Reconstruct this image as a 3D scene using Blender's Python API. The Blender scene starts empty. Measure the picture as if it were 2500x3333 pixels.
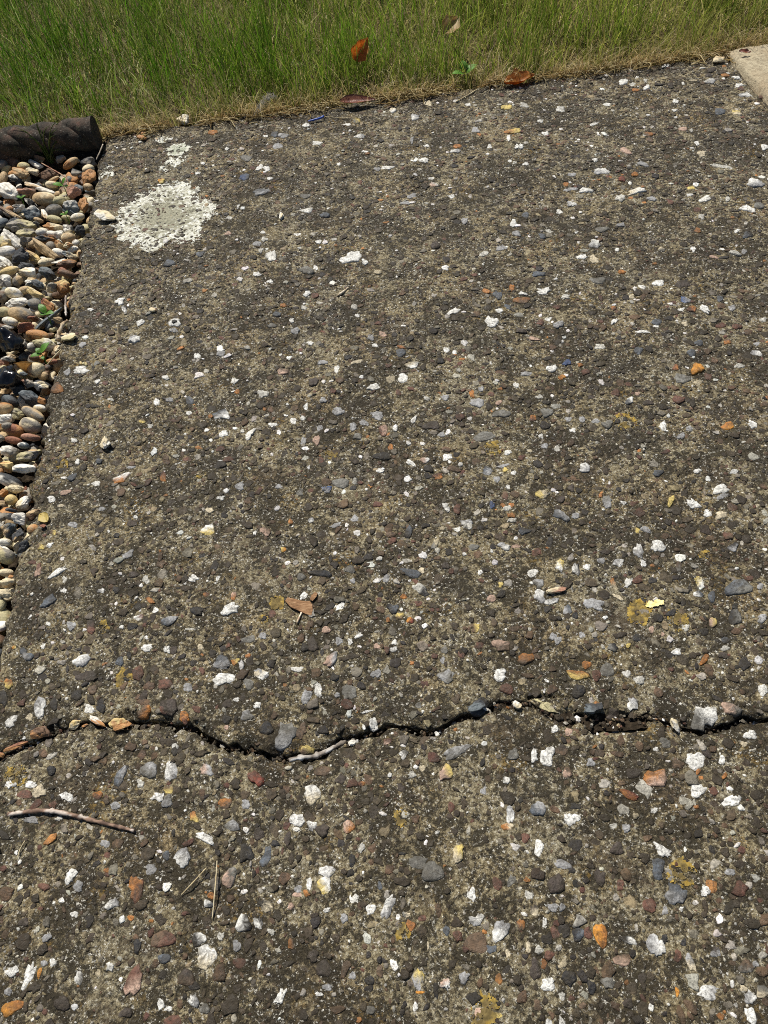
import bpy, bmesh, math, random
import numpy as np
from mathutils import Matrix, Vector

# ------------------------------------------------------------------ camera, sky, sun, exposure
SC = bpy.context.scene
COL = SC.collection
F, CAM_H = 2407.0, 0.75                       # focal length in photo pixels (26 mm equivalent), eye height in metres
_D = np.array([0.114, 1.0, 3321 / F]); _D /= np.linalg.norm(_D)
AY = np.array([-491.0, -3265.0, F]); AY /= np.linalg.norm(AY)
AZ = -_D
AX = np.cross(AY, AZ)
cam_d = bpy.data.cameras.new('camera')
cam = bpy.data.objects.new('camera', cam_d); COL.objects.link(cam)
R3 = np.array([AX, AY, AZ])                   # world = R3 @ cam(right, down, forward)
right, down, fwd = R3[:, 0], R3[:, 1], R3[:, 2]
m = Matrix(((right[0], -down[0], -fwd[0], 0), (right[1], -down[1], -fwd[1], 0), (right[2], -down[2], -fwd[2], CAM_H), (0, 0, 0, 1)))
cam.matrix_world = m
cam_d.sensor_fit = 'VERTICAL'; cam_d.sensor_height = 36.0; cam_d.sensor_width = 27.0; cam_d.lens = 26.0
cam_d.clip_start = 0.02; cam_d.clip_end = 2000
cam_d.dof.use_dof = True; cam_d.dof.focus_distance = 0.95; cam_d.dof.aperture_fstop = 40
SC.camera = cam

SUN_DIR = Vector((-0.20, 0.50, 0.84)).normalized()   # towards the sun: high, beyond the lawn
W = bpy.data.worlds.new('World'); SC.world = W; W.use_nodes = True
nt = W.node_tree; nt.nodes.clear()
sky = nt.nodes.new('ShaderNodeTexSky'); sky.sky_type = 'NISHITA'; sky.sun_disc = False
sky.sun_elevation = math.asin(SUN_DIR.z); sky.sun_rotation = math.atan2(SUN_DIR.x, SUN_DIR.y)
bg = nt.nodes.new('ShaderNodeBackground'); bg.inputs['Strength'].default_value = 0.055
wo = nt.nodes.new('ShaderNodeOutputWorld')
nt.links.new(sky.outputs[0], bg.inputs[0]); nt.links.new(bg.outputs[0], wo.inputs[0])
sun_d = bpy.data.lights.new('sun', 'SUN'); sun_d.energy = 5.0; sun_d.angle = math.radians(0.55); sun_d.color = (1.0, 0.95, 0.86)
sun = bpy.data.objects.new('sun', sun_d); COL.objects.link(sun)
sun.rotation_euler = (-SUN_DIR).to_track_quat('-Z', 'Y').to_euler()
SC.view_settings.view_transform = 'Standard'; SC.view_settings.look = 'None'
SC.view_settings.exposure = 0.2; SC.view_settings.gamma = 1.0; SC.view_settings.use_curve_mapping = False
SC.cycles.use_denoising = False; SC.cycles.filter_width = 1.0
SC.cycles.max_bounces = 6; SC.cycles.transparent_max_bounces = 8

rng = np.random.default_rng(7)
random.seed(7)

# ------------------------------------------------------------------ helpers
def ray(px, py):
    px = np.asarray(px, float); py = np.asarray(py, float)
    r = np.stack([px - 1250, py - 1666.5, np.full_like(px, F)], -1)
    return r @ R3.T
def ground(px, py, z=0.0):
    """the point of the level plane z that the photograph shows at this pixel"""
    w = ray(px, py)
    t = (np.asarray(z) - CAM_H) / w[..., 2]
    return w * t[..., None] + np.array([0, 0, CAM_H])
def at_y(px, py, y):
    w = ray(px, py); t = y / w[..., 1]
    return w * t[..., None] + np.array([0, 0, CAM_H])
def project(p):
    q = (np.asarray(p) - np.array([0, 0, CAM_H])) @ R3
    return 1250 + F * q[..., 0] / q[..., 2], 1666.5 + F * q[..., 1] / q[..., 2], q[..., 2]

ZO = {'A': (0, 2150, .7535), 'B': (1250, 2150, .7535), 'C': (0, 2700, .7535), 'D': (1250, 2700, .7535), 'E': (500, 900, .6028), 'F': (1500, 900, .6028),
      'G': (500, 1600, .6028), 'H': (1500, 1600, .6028), 'I': (1500, 300, .6028), 'J': (500, 300, .6028), 'L': (0, 300, .4822), 'M': (0, 900, .4975),
      'N': (2000, 100, .3014), 'P': (0, 2000, .3014), '6': (0, 350, .2411), '7': (0, 750, .2411), '1': (0, 1150, .2411), '2': (0, 1550, .2411), 'T': (900, 0, .6028), 'U': (0, 0, .6028), 'V': (1600, 0, .5425)}
def zpx(z, x, y):
    o = ZO[z]; return o[0] + x * o[2], o[1] + y * o[2]

_tab = np.random.default_rng(3).random((256, 256))
def vnoise(x, y, s, seed=0):
    x = np.asarray(x) * s + seed * 17.37 + 1000; y = np.asarray(y) * s + seed * 31.13 + 1000
    xi = np.floor(x).astype(int); yi = np.floor(y).astype(int)
    fx = x - xi; fy = y - yi; fx = fx * fx * (3 - 2 * fx); fy = fy * fy * (3 - 2 * fy)
    a = _tab[xi & 255, yi & 255]; b = _tab[(xi + 1) & 255, yi & 255]; c = _tab[xi & 255, (yi + 1) & 255]; d = _tab[(xi + 1) & 255, (yi + 1) & 255]
    return (a * (1 - fx) + b * fx) * (1 - fy) + (c * (1 - fx) + d * fx) * fy
def fbm(x, y, s, seed=0, o=3):
    v = 0; a = 1; t = 0
    for k in range(o):
        v = v + a * vnoise(x, y, s * 2 ** k, seed + k); t += a; a *= .5
    return v / t
def n3(p, s, seed=0):
    return (vnoise(p[:, 0] + .37 * p[:, 2], p[:, 1], s, seed) + vnoise(p[:, 1] + .41 * p[:, 0], p[:, 2], s, seed + 5) + vnoise(p[:, 2] - .33 * p[:, 1], p[:, 0], s, seed + 9)) / 3

def link(name, me, mat, parent=None, smooth=True):
    o = bpy.data.objects.new(name, me); COL.objects.link(o)
    if mat and not me.materials: me.materials.append(mat)
    if parent: o.parent = parent
    return o
def mesh_np(name, v, faces, col=None, smooth=True):
    """faces: list of (n,k) int arrays"""
    me = bpy.data.meshes.new(name)
    v = np.asarray(v, np.float32)
    me.vertices.add(len(v)); me.vertices.foreach_set('co', v.ravel())
    tot, loops, starts, pos = 0, [], [], 0
    for f in faces:
        f = np.asarray(f, np.int32)
        if len(f) == 0: continue
        k = f.shape[1]; loops.append(f.ravel()); starts.append(pos + np.arange(len(f)) * k); pos += f.size; tot += len(f)
    loops = np.concatenate(loops); starts = np.concatenate(starts)
    me.loops.add(len(loops)); me.loops.foreach_set('vertex_index', loops)
    me.polygons.add(tot); me.polygons.foreach_set('loop_start', starts.astype(np.int32))
    me.polygons.foreach_set('use_smooth', np.full(tot, smooth))
    if col is not None:
        a = me.color_attributes.new('col', 'FLOAT_COLOR', 'POINT')
        c = np.ones((len(v), 4), np.float32); c[:, :col.shape[1]] = col
        a.data.foreach_set('color', c.ravel())
    me.update(calc_edges=True); me.validate()
    return me
class Acc:
    def __init__(s): s.v = []; s.f = {}; s.c = []; s.n = 0
    def add(s, v, faces, c):
        s.v.append(v); s.c.append(c)
        for f in faces:
            f = np.asarray(f); s.f.setdefault(f.shape[1], []).append(f + s.n)
        s.n += len(v)
    def mesh(s, name, smooth=True):
        return mesh_np(name, np.concatenate(s.v), [np.concatenate(x) for x in s.f.values()], np.concatenate(s.c), smooth)
def tag(o, label=None, cat=None, group=None, kind=None):
    if label: o['label'] = label
    if cat: o['category'] = cat
    if group: o['group'] = group
    if kind: o['kind'] = kind
    return o
def empty(name, loc=(0, 0, 0)):
    o = bpy.data.objects.new(name, None); COL.objects.link(o); o.location = loc; o.empty_display_size = .01
    return o

# ------------------------------------------------------------------ node material helpers
def new_mat(name):
    mt = bpy.data.materials.new(name); mt.use_nodes = True
    t = mt.node_tree; t.nodes.clear()
    out = t.nodes.new('ShaderNodeOutputMaterial'); b = t.nodes.new('ShaderNodeBsdfPrincipled')
    t.links.new(b.outputs[0], out.inputs[0])
    return mt, t, b
def N(t, kind, **kw):
    n = t.nodes.new('ShaderNode' + kind)
    for k, v in kw.items():
        if k in n.inputs: n.inputs[k].default_value = v
        else: setattr(n, k, v)
    return n
def noise(t, vec, scale, detail=3, rough=.55, dist=0):
    n = N(t, 'TexNoise'); n.inputs['Scale'].default_value = scale; n.inputs['Detail'].default_value = detail
    n.inputs['Roughness'].default_value = rough; n.inputs['Distortion'].default_value = dist
    t.links.new(vec, n.inputs['Vector']); return n.outputs['Fac']
def ramp(t, fac, stops, interp='LINEAR'):
    n = N(t, 'ValToRGB'); n.color_ramp.interpolation = interp
    el = n.color_ramp.elements
    while len(el) > 1: el.remove(el[-1])
    el[0].position = stops[0][0]; el[0].color = _c(stops[0][1])
    for p, c in stops[1:]:
        e = el.new(p); e.color = _c(c)
    t.links.new(fac, n.inputs[0]); return n.outputs[0]
def _c(c):
    if isinstance(c, (int, float)): return (c, c, c, 1)
    return (*c, 1) if len(c) == 3 else c
def mix(t, fac, a, b, mode='MIX'):
    n = N(t, 'Mix', data_type='RGBA', blend_type=mode)
    for s, v in ((0, fac), (6, a), (7, b)):
        if isinstance(v, bpy.types.NodeSocket): t.links.new(v, n.inputs[s])
        else: n.inputs[s].default_value = v if s == 0 else _c(v)
    return n.outputs[2]
def math_(t, op, a, b=0.0, clamp=False):
    n = N(t, 'Math', operation=op, use_clamp=clamp)
    for s, v in ((0, a), (1, b)):
        if isinstance(v, bpy.types.NodeSocket): t.links.new(v, n.inputs[s])
        else: n.inputs[s].default_value = v
    return n.outputs[0]
def bump(t, b, h, dist, strength=1.0, prev=None):
    n = N(t, 'Bump'); n.inputs['Distance'].default_value = dist; n.inputs['Strength'].default_value = strength
    t.links.new(h, n.inputs['Height'])
    if prev: t.links.new(prev, n.inputs['Normal'])
    t.links.new(n.outputs[0], b.inputs['Normal']); return n.outputs[0]
def geo_pos(t): return N(t, 'NewGeometry').outputs['Position']
def obj_pos(t): return N(t, 'TexCoord').outputs['Object']
def setb(b, **kw):
    for k, v in kw.items(): b.inputs[k.replace('_', ' ')].default_value = v

def biofilm(t, P):
    """dark blotchy film that covers paste and stones alike"""
    f = math_(t, 'ADD', math_(t, 'MULTIPLY', noise(t, P, 170, 6, .8, .6), .40), math_(t, 'MULTIPLY', noise(t, P, 52, 5, .7, .8), .34))
    f = math_(t, 'ADD', f, math_(t, 'MULTIPLY', noise(t, P, 10, 4, .65, .4), .26))
    return ramp(t, f, [(.478, 0), (.508, 1)])
def mat_matrix():
    """weathered cement paste: sand grains, biofilm, small lichens"""
    mt, t, b = new_mat('weathered_cement')
    P = obj_pos(t)
    v1 = N(t, 'TexVoronoi', feature='F1'); v1.inputs['Scale'].default_value = 560; t.links.new(P, v1.inputs['Vector'])
    sep = N(t, 'SeparateColor'); t.links.new(v1.outputs['Color'], sep.inputs[0])
    grain = ramp(t, sep.outputs[0], [(0, (.06, .047, .03)), (.25, (.15, .12, .076)), (.5, (.25, .21, .135)), (.72, (.37, .325, .235)), (.86, (.52, .48, .38)), (.95, (.72, .69, .6))], 'CONSTANT')
    base = mix(t, .5, grain, ramp(t, noise(t, P, 260, 4, .75), [(.32, (.045, .037, .025)), (.45, (.20, .168, .112)), (.54, (.42, .37, .262)), (.66, (.70, .66, .53))]))
    tint = ramp(t, noise(t, P, 9, 3), [(.3, (.95, .97, .95)), (.55, (1, .97, .84)), (.75, (1.0, .87, .68))])
    base = mix(t, 1.0, base, tint, 'MULTIPLY')
    base = mix(t, 1.0, base, (.80, .78, .74), 'MULTIPLY')
    # smooth brown paste patches
    pm = ramp(t, math_(t, 'ADD', math_(t, 'MULTIPLY', noise(t, P, 13, 3, .6, .5), .75), math_(t, 'MULTIPLY', noise(t, P, 140, 3, .7), .25)), [(.535, 0), (.60, 1)])
    base = mix(t, math_(t, 'MULTIPLY', pm, .8), base, mix(t, noise(t, P, 420, 3, .7), (.038, .028, .018), (.095, .070, .044)))
    base = mix(t, math_(t, 'MULTIPLY', biofilm(t, P), .9), base, mix(t, noise(t, P, 300, 2), (.011, .0095, .006), (.044, .035, .021)))
    # ochre lichen freckles
    oc = math_(t, 'MULTIPLY', ramp(t, noise(t, P, 14, 2), [(.58, 0), (.70, 1)]), ramp(t, noise(t, P, 210, 4, .7), [(.52, 0), (.62, 1)]))
    base = mix(t, math_(t, 'MULTIPLY', oc, .7), base, (.30, .19, .045))
    # pale lichen crumbs
    wl = math_(t, 'MULTIPLY', ramp(t, noise(t, P, 310, 5, .8), [(.575, 0), (.61, 1)]), ramp(t, noise(t, P, 34, 3, .65), [(.40, .12), (.56, 1)]))
    base = mix(t, math_(t, 'MULTIPLY', wl, .9), base, (.72, .69, .60))
    t.links.new(base, b.inputs['Base Color'])
    setb(b, Roughness=.86); b.inputs['Specular IOR Level'].default_value = .25
    h = math_(t, 'ADD', math_(t, 'MULTIPLY', v1.outputs['Distance'], 420 * .6), noise(t, P, 520, 4, .7))
    p1 = bump(t, b, noise(t, P, 170, 5, .7), .0045, 1.0)
    bump(t, b, noise(t, P, 620, 3, .7), .0016, 1.0, p1)
    return mt
def mat_stone():
    mt, t, b = new_mat('flint_aggregate')
    P = obj_pos(t)
    a = N(t, 'Attribute', attribute_name='col')
    c = a.outputs['Color']
    var = ramp(t, noise(t, P, 260, 4, .65), [(.3, .55), (.5, .95), (.7, 1.2)])
    c2 = mix(t, 1.0, c, var, 'MULTIPLY')
    sp = ramp(t, noise(t, P, 420, 4, .7), [(.535, 0), (.6, 1)])
    c3 = mix(t, math_(t, 'MULTIPLY', sp, a.outputs['Alpha']), c2, (.055, .052, .048))
    film = biofilm(t, P)
    lum = N(t, 'RGBToBW'); t.links.new(c, lum.inputs[0])
    dk = ramp(t, lum.outputs[0], [(.02, .7), (.12, .5), (.4, .35), (.70, .16)])
    c4 = mix(t, math_(t, 'MULTIPLY', film, dk), c3, (.030, .024, .015))
    t.links.new(c4, b.inputs['Base Color'])
    t.links.new(ramp(t, noise(t, P, 180, 2), [(.32, .34), (.62, .8)]), b.inputs['Roughness'])
    b.inputs['Specular IOR Level'].default_value = .32
    bump(t, b, noise(t, P, 330, 5, .65), .0022, .9)
    return mt
def mat_pebble():
    mt, t, b = new_mat('flint_pebble')
    P = obj_pos(t)
    a = N(t, 'Attribute', attribute_name='col'); c = a.outputs['Color']
    var = ramp(t, noise(t, P, 120, 6, .72), [(.3, .45), (.47, .95), (.7, 1.25)])
    c2 = mix(t, 1.0, c, var, 'MULTIPLY')
    sp = ramp(t, noise(t, P, 210, 4, .72), [(.58, 0), (.64, 1)])
    c3 = mix(t, math_(t, 'MULTIPLY', sp, a.outputs['Alpha']), c2, mix(t, .5, c2, (.05, .035, .02)))
    t.links.new(c3, b.inputs['Base Color'])
    t.links.new(ramp(t, noise(t, P, 60, 2), [(.3, .5), (.7, .8)]), b.inputs['Roughness'])
    b.inputs['Specular IOR Level'].default_value = .35
    p = bump(t, b, noise(t, P, 160, 5, .62), .0016, .8)
    bump(t, b, noise(t, P, 620, 3, .6), .0005, .7, p)
    return mt
def mat_simple(name, stops, scale, rough=.7, bscale=None, bdist=.0005, spec=.3, stretch=None, trans=0):
    mt, t, b = new_mat(name)
    P = obj_pos(t)
    if stretch:
        mp = N(t, 'Mapping'); mp.inputs['Scale'].default_value = stretch; t.links.new(P, mp.inputs[0]); P = mp.outputs[0]
    cc = ramp(t, noise(t, P, scale, 4, .65), stops)
    t.links.new(cc, b.inputs['Base Color'])
    setb(b, Roughness=rough); b.inputs['Specular IOR Level'].default_value = spec
    if bscale: bump(t, b, noise(t, P, bscale, 4, .6), bdist, 1)
    if trans:
        tr = N(t, 'BsdfTranslucent'); t.links.new(cc, tr.inputs[0]); ms = N(t, 'MixShader'); ms.inputs[0].default_value = trans
        out = [n for n in t.nodes if n.type == 'OUTPUT_MATERIAL'][0]
        t.links.new(b.outputs[0], ms.inputs[1]); t.links.new(tr.outputs[0], ms.inputs[2]); t.links.new(ms.outputs[0], out.inputs[0])
    return mt
def mat_attr(name, rough=.6, trans=.3, spec=.3, var=True):
    mt, t, b = new_mat(name)
    a = N(t, 'Attribute', attribute_name='col'); c = a.outputs['Color']
    if var: c = mix(t, 1.0, c, ramp(t, noise(t, obj_pos(t), 400, 3), [(.3, .75), (.7, 1.2)]), 'MULTIPLY')
    t.links.new(c, b.inputs['Base Color']); setb(b, Roughness=rough); b.inputs['Specular IOR Level'].default_value = spec
    if trans:
        tr = N(t, 'BsdfTranslucent'); t.links.new(c, tr.inputs[0]); ms = N(t, 'MixShader'); ms.inputs[0].default_value = trans
        out = [n for n in t.nodes if n.type == 'OUTPUT_MATERIAL'][0]
        t.links.new(b.outputs[0], ms.inputs[1]); t.links.new(tr.outputs[0], ms.inputs[2]); t.links.new(ms.outputs[0], out.inputs[0])
    return mt
M_CEM = mat_matrix(); M_STONE = mat_stone(); M_PEB = mat_pebble()
M_SOIL = mat_simple('dark_soil', [(.3, (.012, .009, .006)), (.55, (.032, .024, .016)), (.75, (.08, .06, .04))], 170, .95, 160, .004, .1)
M_LAWN = mat_simple('lawn_soil', [(.3, (.03, .024, .012)), (.5, (.08, .062, .03)), (.7, (.16, .13, .06))], 60, .95, 120, .004, .1)
M_GRASS = mat_attr('grass_blade', .55, .5, .12, False)
M_LICH = mat_attr('lichen_crust', .95, 0, .1)
M_BLK = mat_simple('glassy_black_flint', [(.4, (.004, .004, .005)), (.6, (.012, .012, .014)), (.72, (.05, .055, .065))], 45, .16, 70, .002, .5)
M_PAV = None

# ------------------------------------------------------------------ layout of the place (metres; camera foot at the origin, y runs along the slab edge)
XL, XR, YG = -0.446, 0.877, 1.617
# crack: centre line and width traced where it lies on the slab
CR = [('A', 0, 408, 16), ('A', 60, 378, 14), ('A', 130, 350, 14), ('A', 215, 308, 22), ('A', 290, 278, 18), ('A', 380, 262, 12), ('A', 470, 268, 12), ('A', 560, 268, 26), ('A', 600, 282, 40),
      ('A', 650, 262, 26), ('A', 700, 260, 18), ('A', 760, 272, 26), ('A', 800, 278, 24), ('A', 845, 288, 28), ('A', 885, 325, 26), ('A', 930, 350, 26), ('A', 1000, 368, 24), ('A', 1060, 385, 20), ('A', 1130, 396, 24),
      ('A', 1200, 418, 26), ('A', 1240, 424, 30), ('A', 1300, 405, 26), ('A', 1390, 386, 22), ('A', 1440, 352, 26), ('A', 1500, 335, 26), ('A', 1560, 318, 22), ('A', 1659, 288, 22),
      ('B', 60, 276, 18), ('B', 120, 286, 22), ('B', 170, 302, 26), ('B', 225, 296, 24), ('B', 290, 258, 22), ('B', 345, 236, 24), ('B', 400, 218, 24), ('B', 455, 196, 26), ('B', 520, 182, 30), ('B', 590, 178, 22), ('B', 625, 172, 16),
      ('B', 680, 205, 10), ('B', 760, 240, 10), ('B', 830, 250, 30), ('B', 880, 246, 44), ('B', 960, 246, 56), ('B', 1040, 250, 52), ('B', 1120, 250, 36), ('B', 1180, 240, 20), ('B', 1230, 254, 16), ('B', 1290, 282, 16),
      ('B', 1340, 296, 24), ('B', 1420, 296, 24), ('B', 1500, 276, 22), ('B', 1560, 244, 22), ('B', 1620, 246, 18), ('B', 1659, 240, 14)]
cp = np.array([zpx(z, x, y) for z, x, y, w in CR]); cw = np.array([w * .7535 * 1.12 for *_, w in CR])
cu = ground(cp[:, 0], cp[:, 1] - cw / 2); cl = ground(cp[:, 0], cp[:, 1] + cw / 2)
def _lip(c, end_l, end_r):
    x = np.concatenate([[XL - .01], c[:, 0], [.5, .62, .75, XR + .01]]); y = np.concatenate([[end_l], c[:, 1], [end_r, end_r + .02, end_r + .005, end_r + .03]])
    i = np.argsort(x); return x[i], y[i]
_ux, _uy = _lip(cu, cu[0, 1] - .012, cu[-1, 1] + .01); _lx, _ly = _lip(cl, cl[0, 1] - .012, cl[-1, 1] + .006)
_jr = np.random.default_rng(99)
_jx = np.cumsum(_jr.uniform(.0025, .010, 260)) + XL - .05; _jy = _jr.normal(0, .0014, 260)
_jx2 = np.cumsum(_jr.uniform(.0015, .006, 420)) + XL - .05; _ja, _jb = _jr.normal(0, .0007, 420), _jr.normal(0, .0008, 420)
def crack_u(x): return np.interp(x, _ux, _uy) + np.interp(x, _jx, _jy) + np.interp(x, _jx2, _ja)
def crack_l(x): return np.minimum(np.interp(x, _lx, _ly) + np.interp(x, _jx, _jy) + np.interp(x, _jx2, _jb), crack_u(x) - .0008)
def left_edge(y): return XL + (vnoise(y, y * 0, 22, 51) - .5) * .012 + (vnoise(y, y * 0, 110, 53) - .5) * .010
_br = np.array([zpx('B', *q) for q in ((618, 160), (650, 146), (700, 152), (760, 152), (800, 164), (822, 190), (835, 225))]); _br = ground(_br[:, 0], _br[:, 1]); BRX, BRY = _br[:, 0], _br[:, 1]
def slab_z(x, y):
    x = np.asarray(x, float); y = np.asarray(y, float)
    z = (fbm(x, y, 7, 1, 2) - .5) * .006 + (fbm(x, y, 75, 2, 2) - .5) * .0034 + (vnoise(x, y, 300, 4) - .5) * .0016
    for d, amp, s in ((x - left_edge(y), .010, .006), (YG - y, .006, .006), (XR - x, .006, .006)):
        z = z - amp * np.exp(-np.maximum(d, 0) / s) * (.4 + vnoise(x, y, 60, 9))
    front = y < .5 * (crack_u(x) + crack_l(x))
    du = np.where(front, crack_l(x) - y, y - crack_u(x))
    chipn = np.clip((fbm(x, y, 70, 11, 3) - .42) * 5, 0, 1)
    z = z - .0022 * np.exp(-np.maximum(du, 0) / .003) - chipn * .007 * np.exp(-(np.maximum(du, 0) / .007) ** 2) - np.where(front, .0025, 0)
    yb = np.interp(x, BRX, BRY) + np.interp(x, _jx2, _ja) * 1.5; inb = (x > BRX[0]) & (x < BRX[-1])
    z = z - np.where(inb, .007, 0) * np.exp(-((y - yb) / .0016) ** 2)
    return z

def slab_piece(name, ylo, yhi, rows_t, xs):
    """heightfield top with rough broken sides"""
    nx = len(xs); nr = len(rows_t)
    X = np.repeat(xs[None], nr, 0); lo = ylo(xs); hi = yhi(xs)
    Y = lo[None] + rows_t[:, None] * (hi - lo)[None]
    # follow the uneven side edge
    le = left_edge(Y); w = np.clip((XL + .06 - X) / .06, 0, 1); X = X + (le - XL) * w
    Z = slab_z(X, Y)
    top = np.stack([X, Y, Z], -1).reshape(-1, 3)
    idx = np.arange(nr * nx).reshape(nr, nx)
    q = np.stack([idx[:-1, :-1], idx[:-1, 1:], idx[1:, 1:], idx[1:, :-1]], -1).reshape(-1, 4)
    loop = np.concatenate([idx[0, :], idx[1:, -1], idx[-1, -2::-1], idx[-2:0:-1, 0]])
    V = [top]; Fq = [q]; prev = loop; base = len(top); L = len(loop); ring = top[loop]
    cx, cy = ring[:, 0].mean(), ring[:, 1].mean()
    for k, dz in enumerate((.004, .010, .020, .040, .08)):
        r = ring.copy(); r[:, 2] -= dz
        jit = (vnoise(r[:, 0] + r[:, 1], r[:, 2], 150, 60 + k) - .35) * .004
        r[:, 0] -= np.sign(r[:, 0] - cx) * 0; r[:, 1] += np.where(r[:, 1] > cy, -1, 1) * jit * (np.abs(r[:, 1] - cy) > .12)
        cur = base + np.arange(L); V.append(r); base += L
        Fq.append(np.stack([prev, cur, np.roll(cur, -1), np.roll(prev, -1)], -1)[:, ::-1] if False else np.stack([np.roll(prev, -1), prev, cur, np.roll(cur, -1)], -1)); prev = cur
    me = mesh_np(name, np.concatenate(V), Fq)
    return link(name, me, M_CEM)
xs = np.linspace(XL, XR, 530)
t_rear = np.cumsum(np.concatenate([[0], np.linspace(.0019, .0042, 440)])); t_rear /= t_rear[-1]
rear = slab_piece('concrete_slab', crack_u, lambda x: np.full_like(x, YG), t_rear, xs)
tag(rear, 'larger rear piece of cracked exposed-aggregate concrete slab, running back to the lawn', 'concrete slab', kind='structure')
t_front = np.concatenate([np.linspace(0, .6, 34)[:-1], np.linspace(.6, 1, 150)])
front = slab_piece('concrete_slab', lambda x: np.full_like(x, -.45), crack_l, t_front, xs[::1])
tag(front, 'front piece of cracked exposed-aggregate concrete slab, before the dark crack', 'concrete slab', kind='structure')
# ground under everything, out to the horizon
def sheet(name, x0, x1, y0, y1, z, nx, ny, mat, amp=0, s=8):
    gx, gy = np.meshgrid(np.linspace(x0, x1, nx), np.linspace(y0, y1, ny))
    gz = z + (fbm(gx, gy, s, 20) - .5) * amp
    idx = np.arange(nx * ny).reshape(ny, nx)
    q = np.stack([idx[:-1, :-1], idx[:-1, 1:], idx[1:, 1:], idx[1:, :-1]], -1).reshape(-1, 4)
    return link(name, mesh_np(name, np.stack([gx, gy, gz], -1).reshape(-1, 3), [q]), mat)
g = sheet('ground', -300, 300, -300, 300, -.11, 2, 2, M_LAWN); tag(g, 'bare brown earth under and around the slab', 'ground', kind='structure')
sl = sheet('soil', -1.4, XR + 1.2, -.6, YG + .04, -.05, 160, 150, M_SOIL, .02, 14); tag(sl, 'dark crumbly soil showing in the crack and under the gravel', 'soil', kind='structure')
cxs = np.linspace(XL + .002, XR - .002, 420)
mid = .5 * (crack_u(cxs) + crack_l(cxs)); V = []
for k, oy in enumerate((-.009, -.004, 0, .004, .009)):
    y = mid + oy; px_, _, _ = project(np.stack([cxs, y, 0 * y], -1))
    deep = np.where((cxs > .10) & (cxs < .27), .008, .028)
    V.append(np.stack([cxs, y, -deep + (fbm(cxs, y, 120, 30) - .5) * .010], -1))
V = np.concatenate(V); idx = np.arange(len(V)).reshape(5, -1)
cs = link('crack_soil', mesh_np('crack_soil', V, [np.stack([idx[:-1, :-1], idx[:-1, 1:], idx[1:, 1:], idx[1:, :-1]], -1).reshape(-1, 4)]), M_SOIL)
tag(cs, 'dark dirt lying down inside the long crack across the slab', 'soil', kind='structure')
lw = sheet('lawn', -3.5, 4.5, YG + .004, 7.5, -.012, 180, 150, M_LAWN, .025, 5); tag(lw, 'dry thatchy lawn earth behind the concrete slab', 'lawn', kind='structure')

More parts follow.
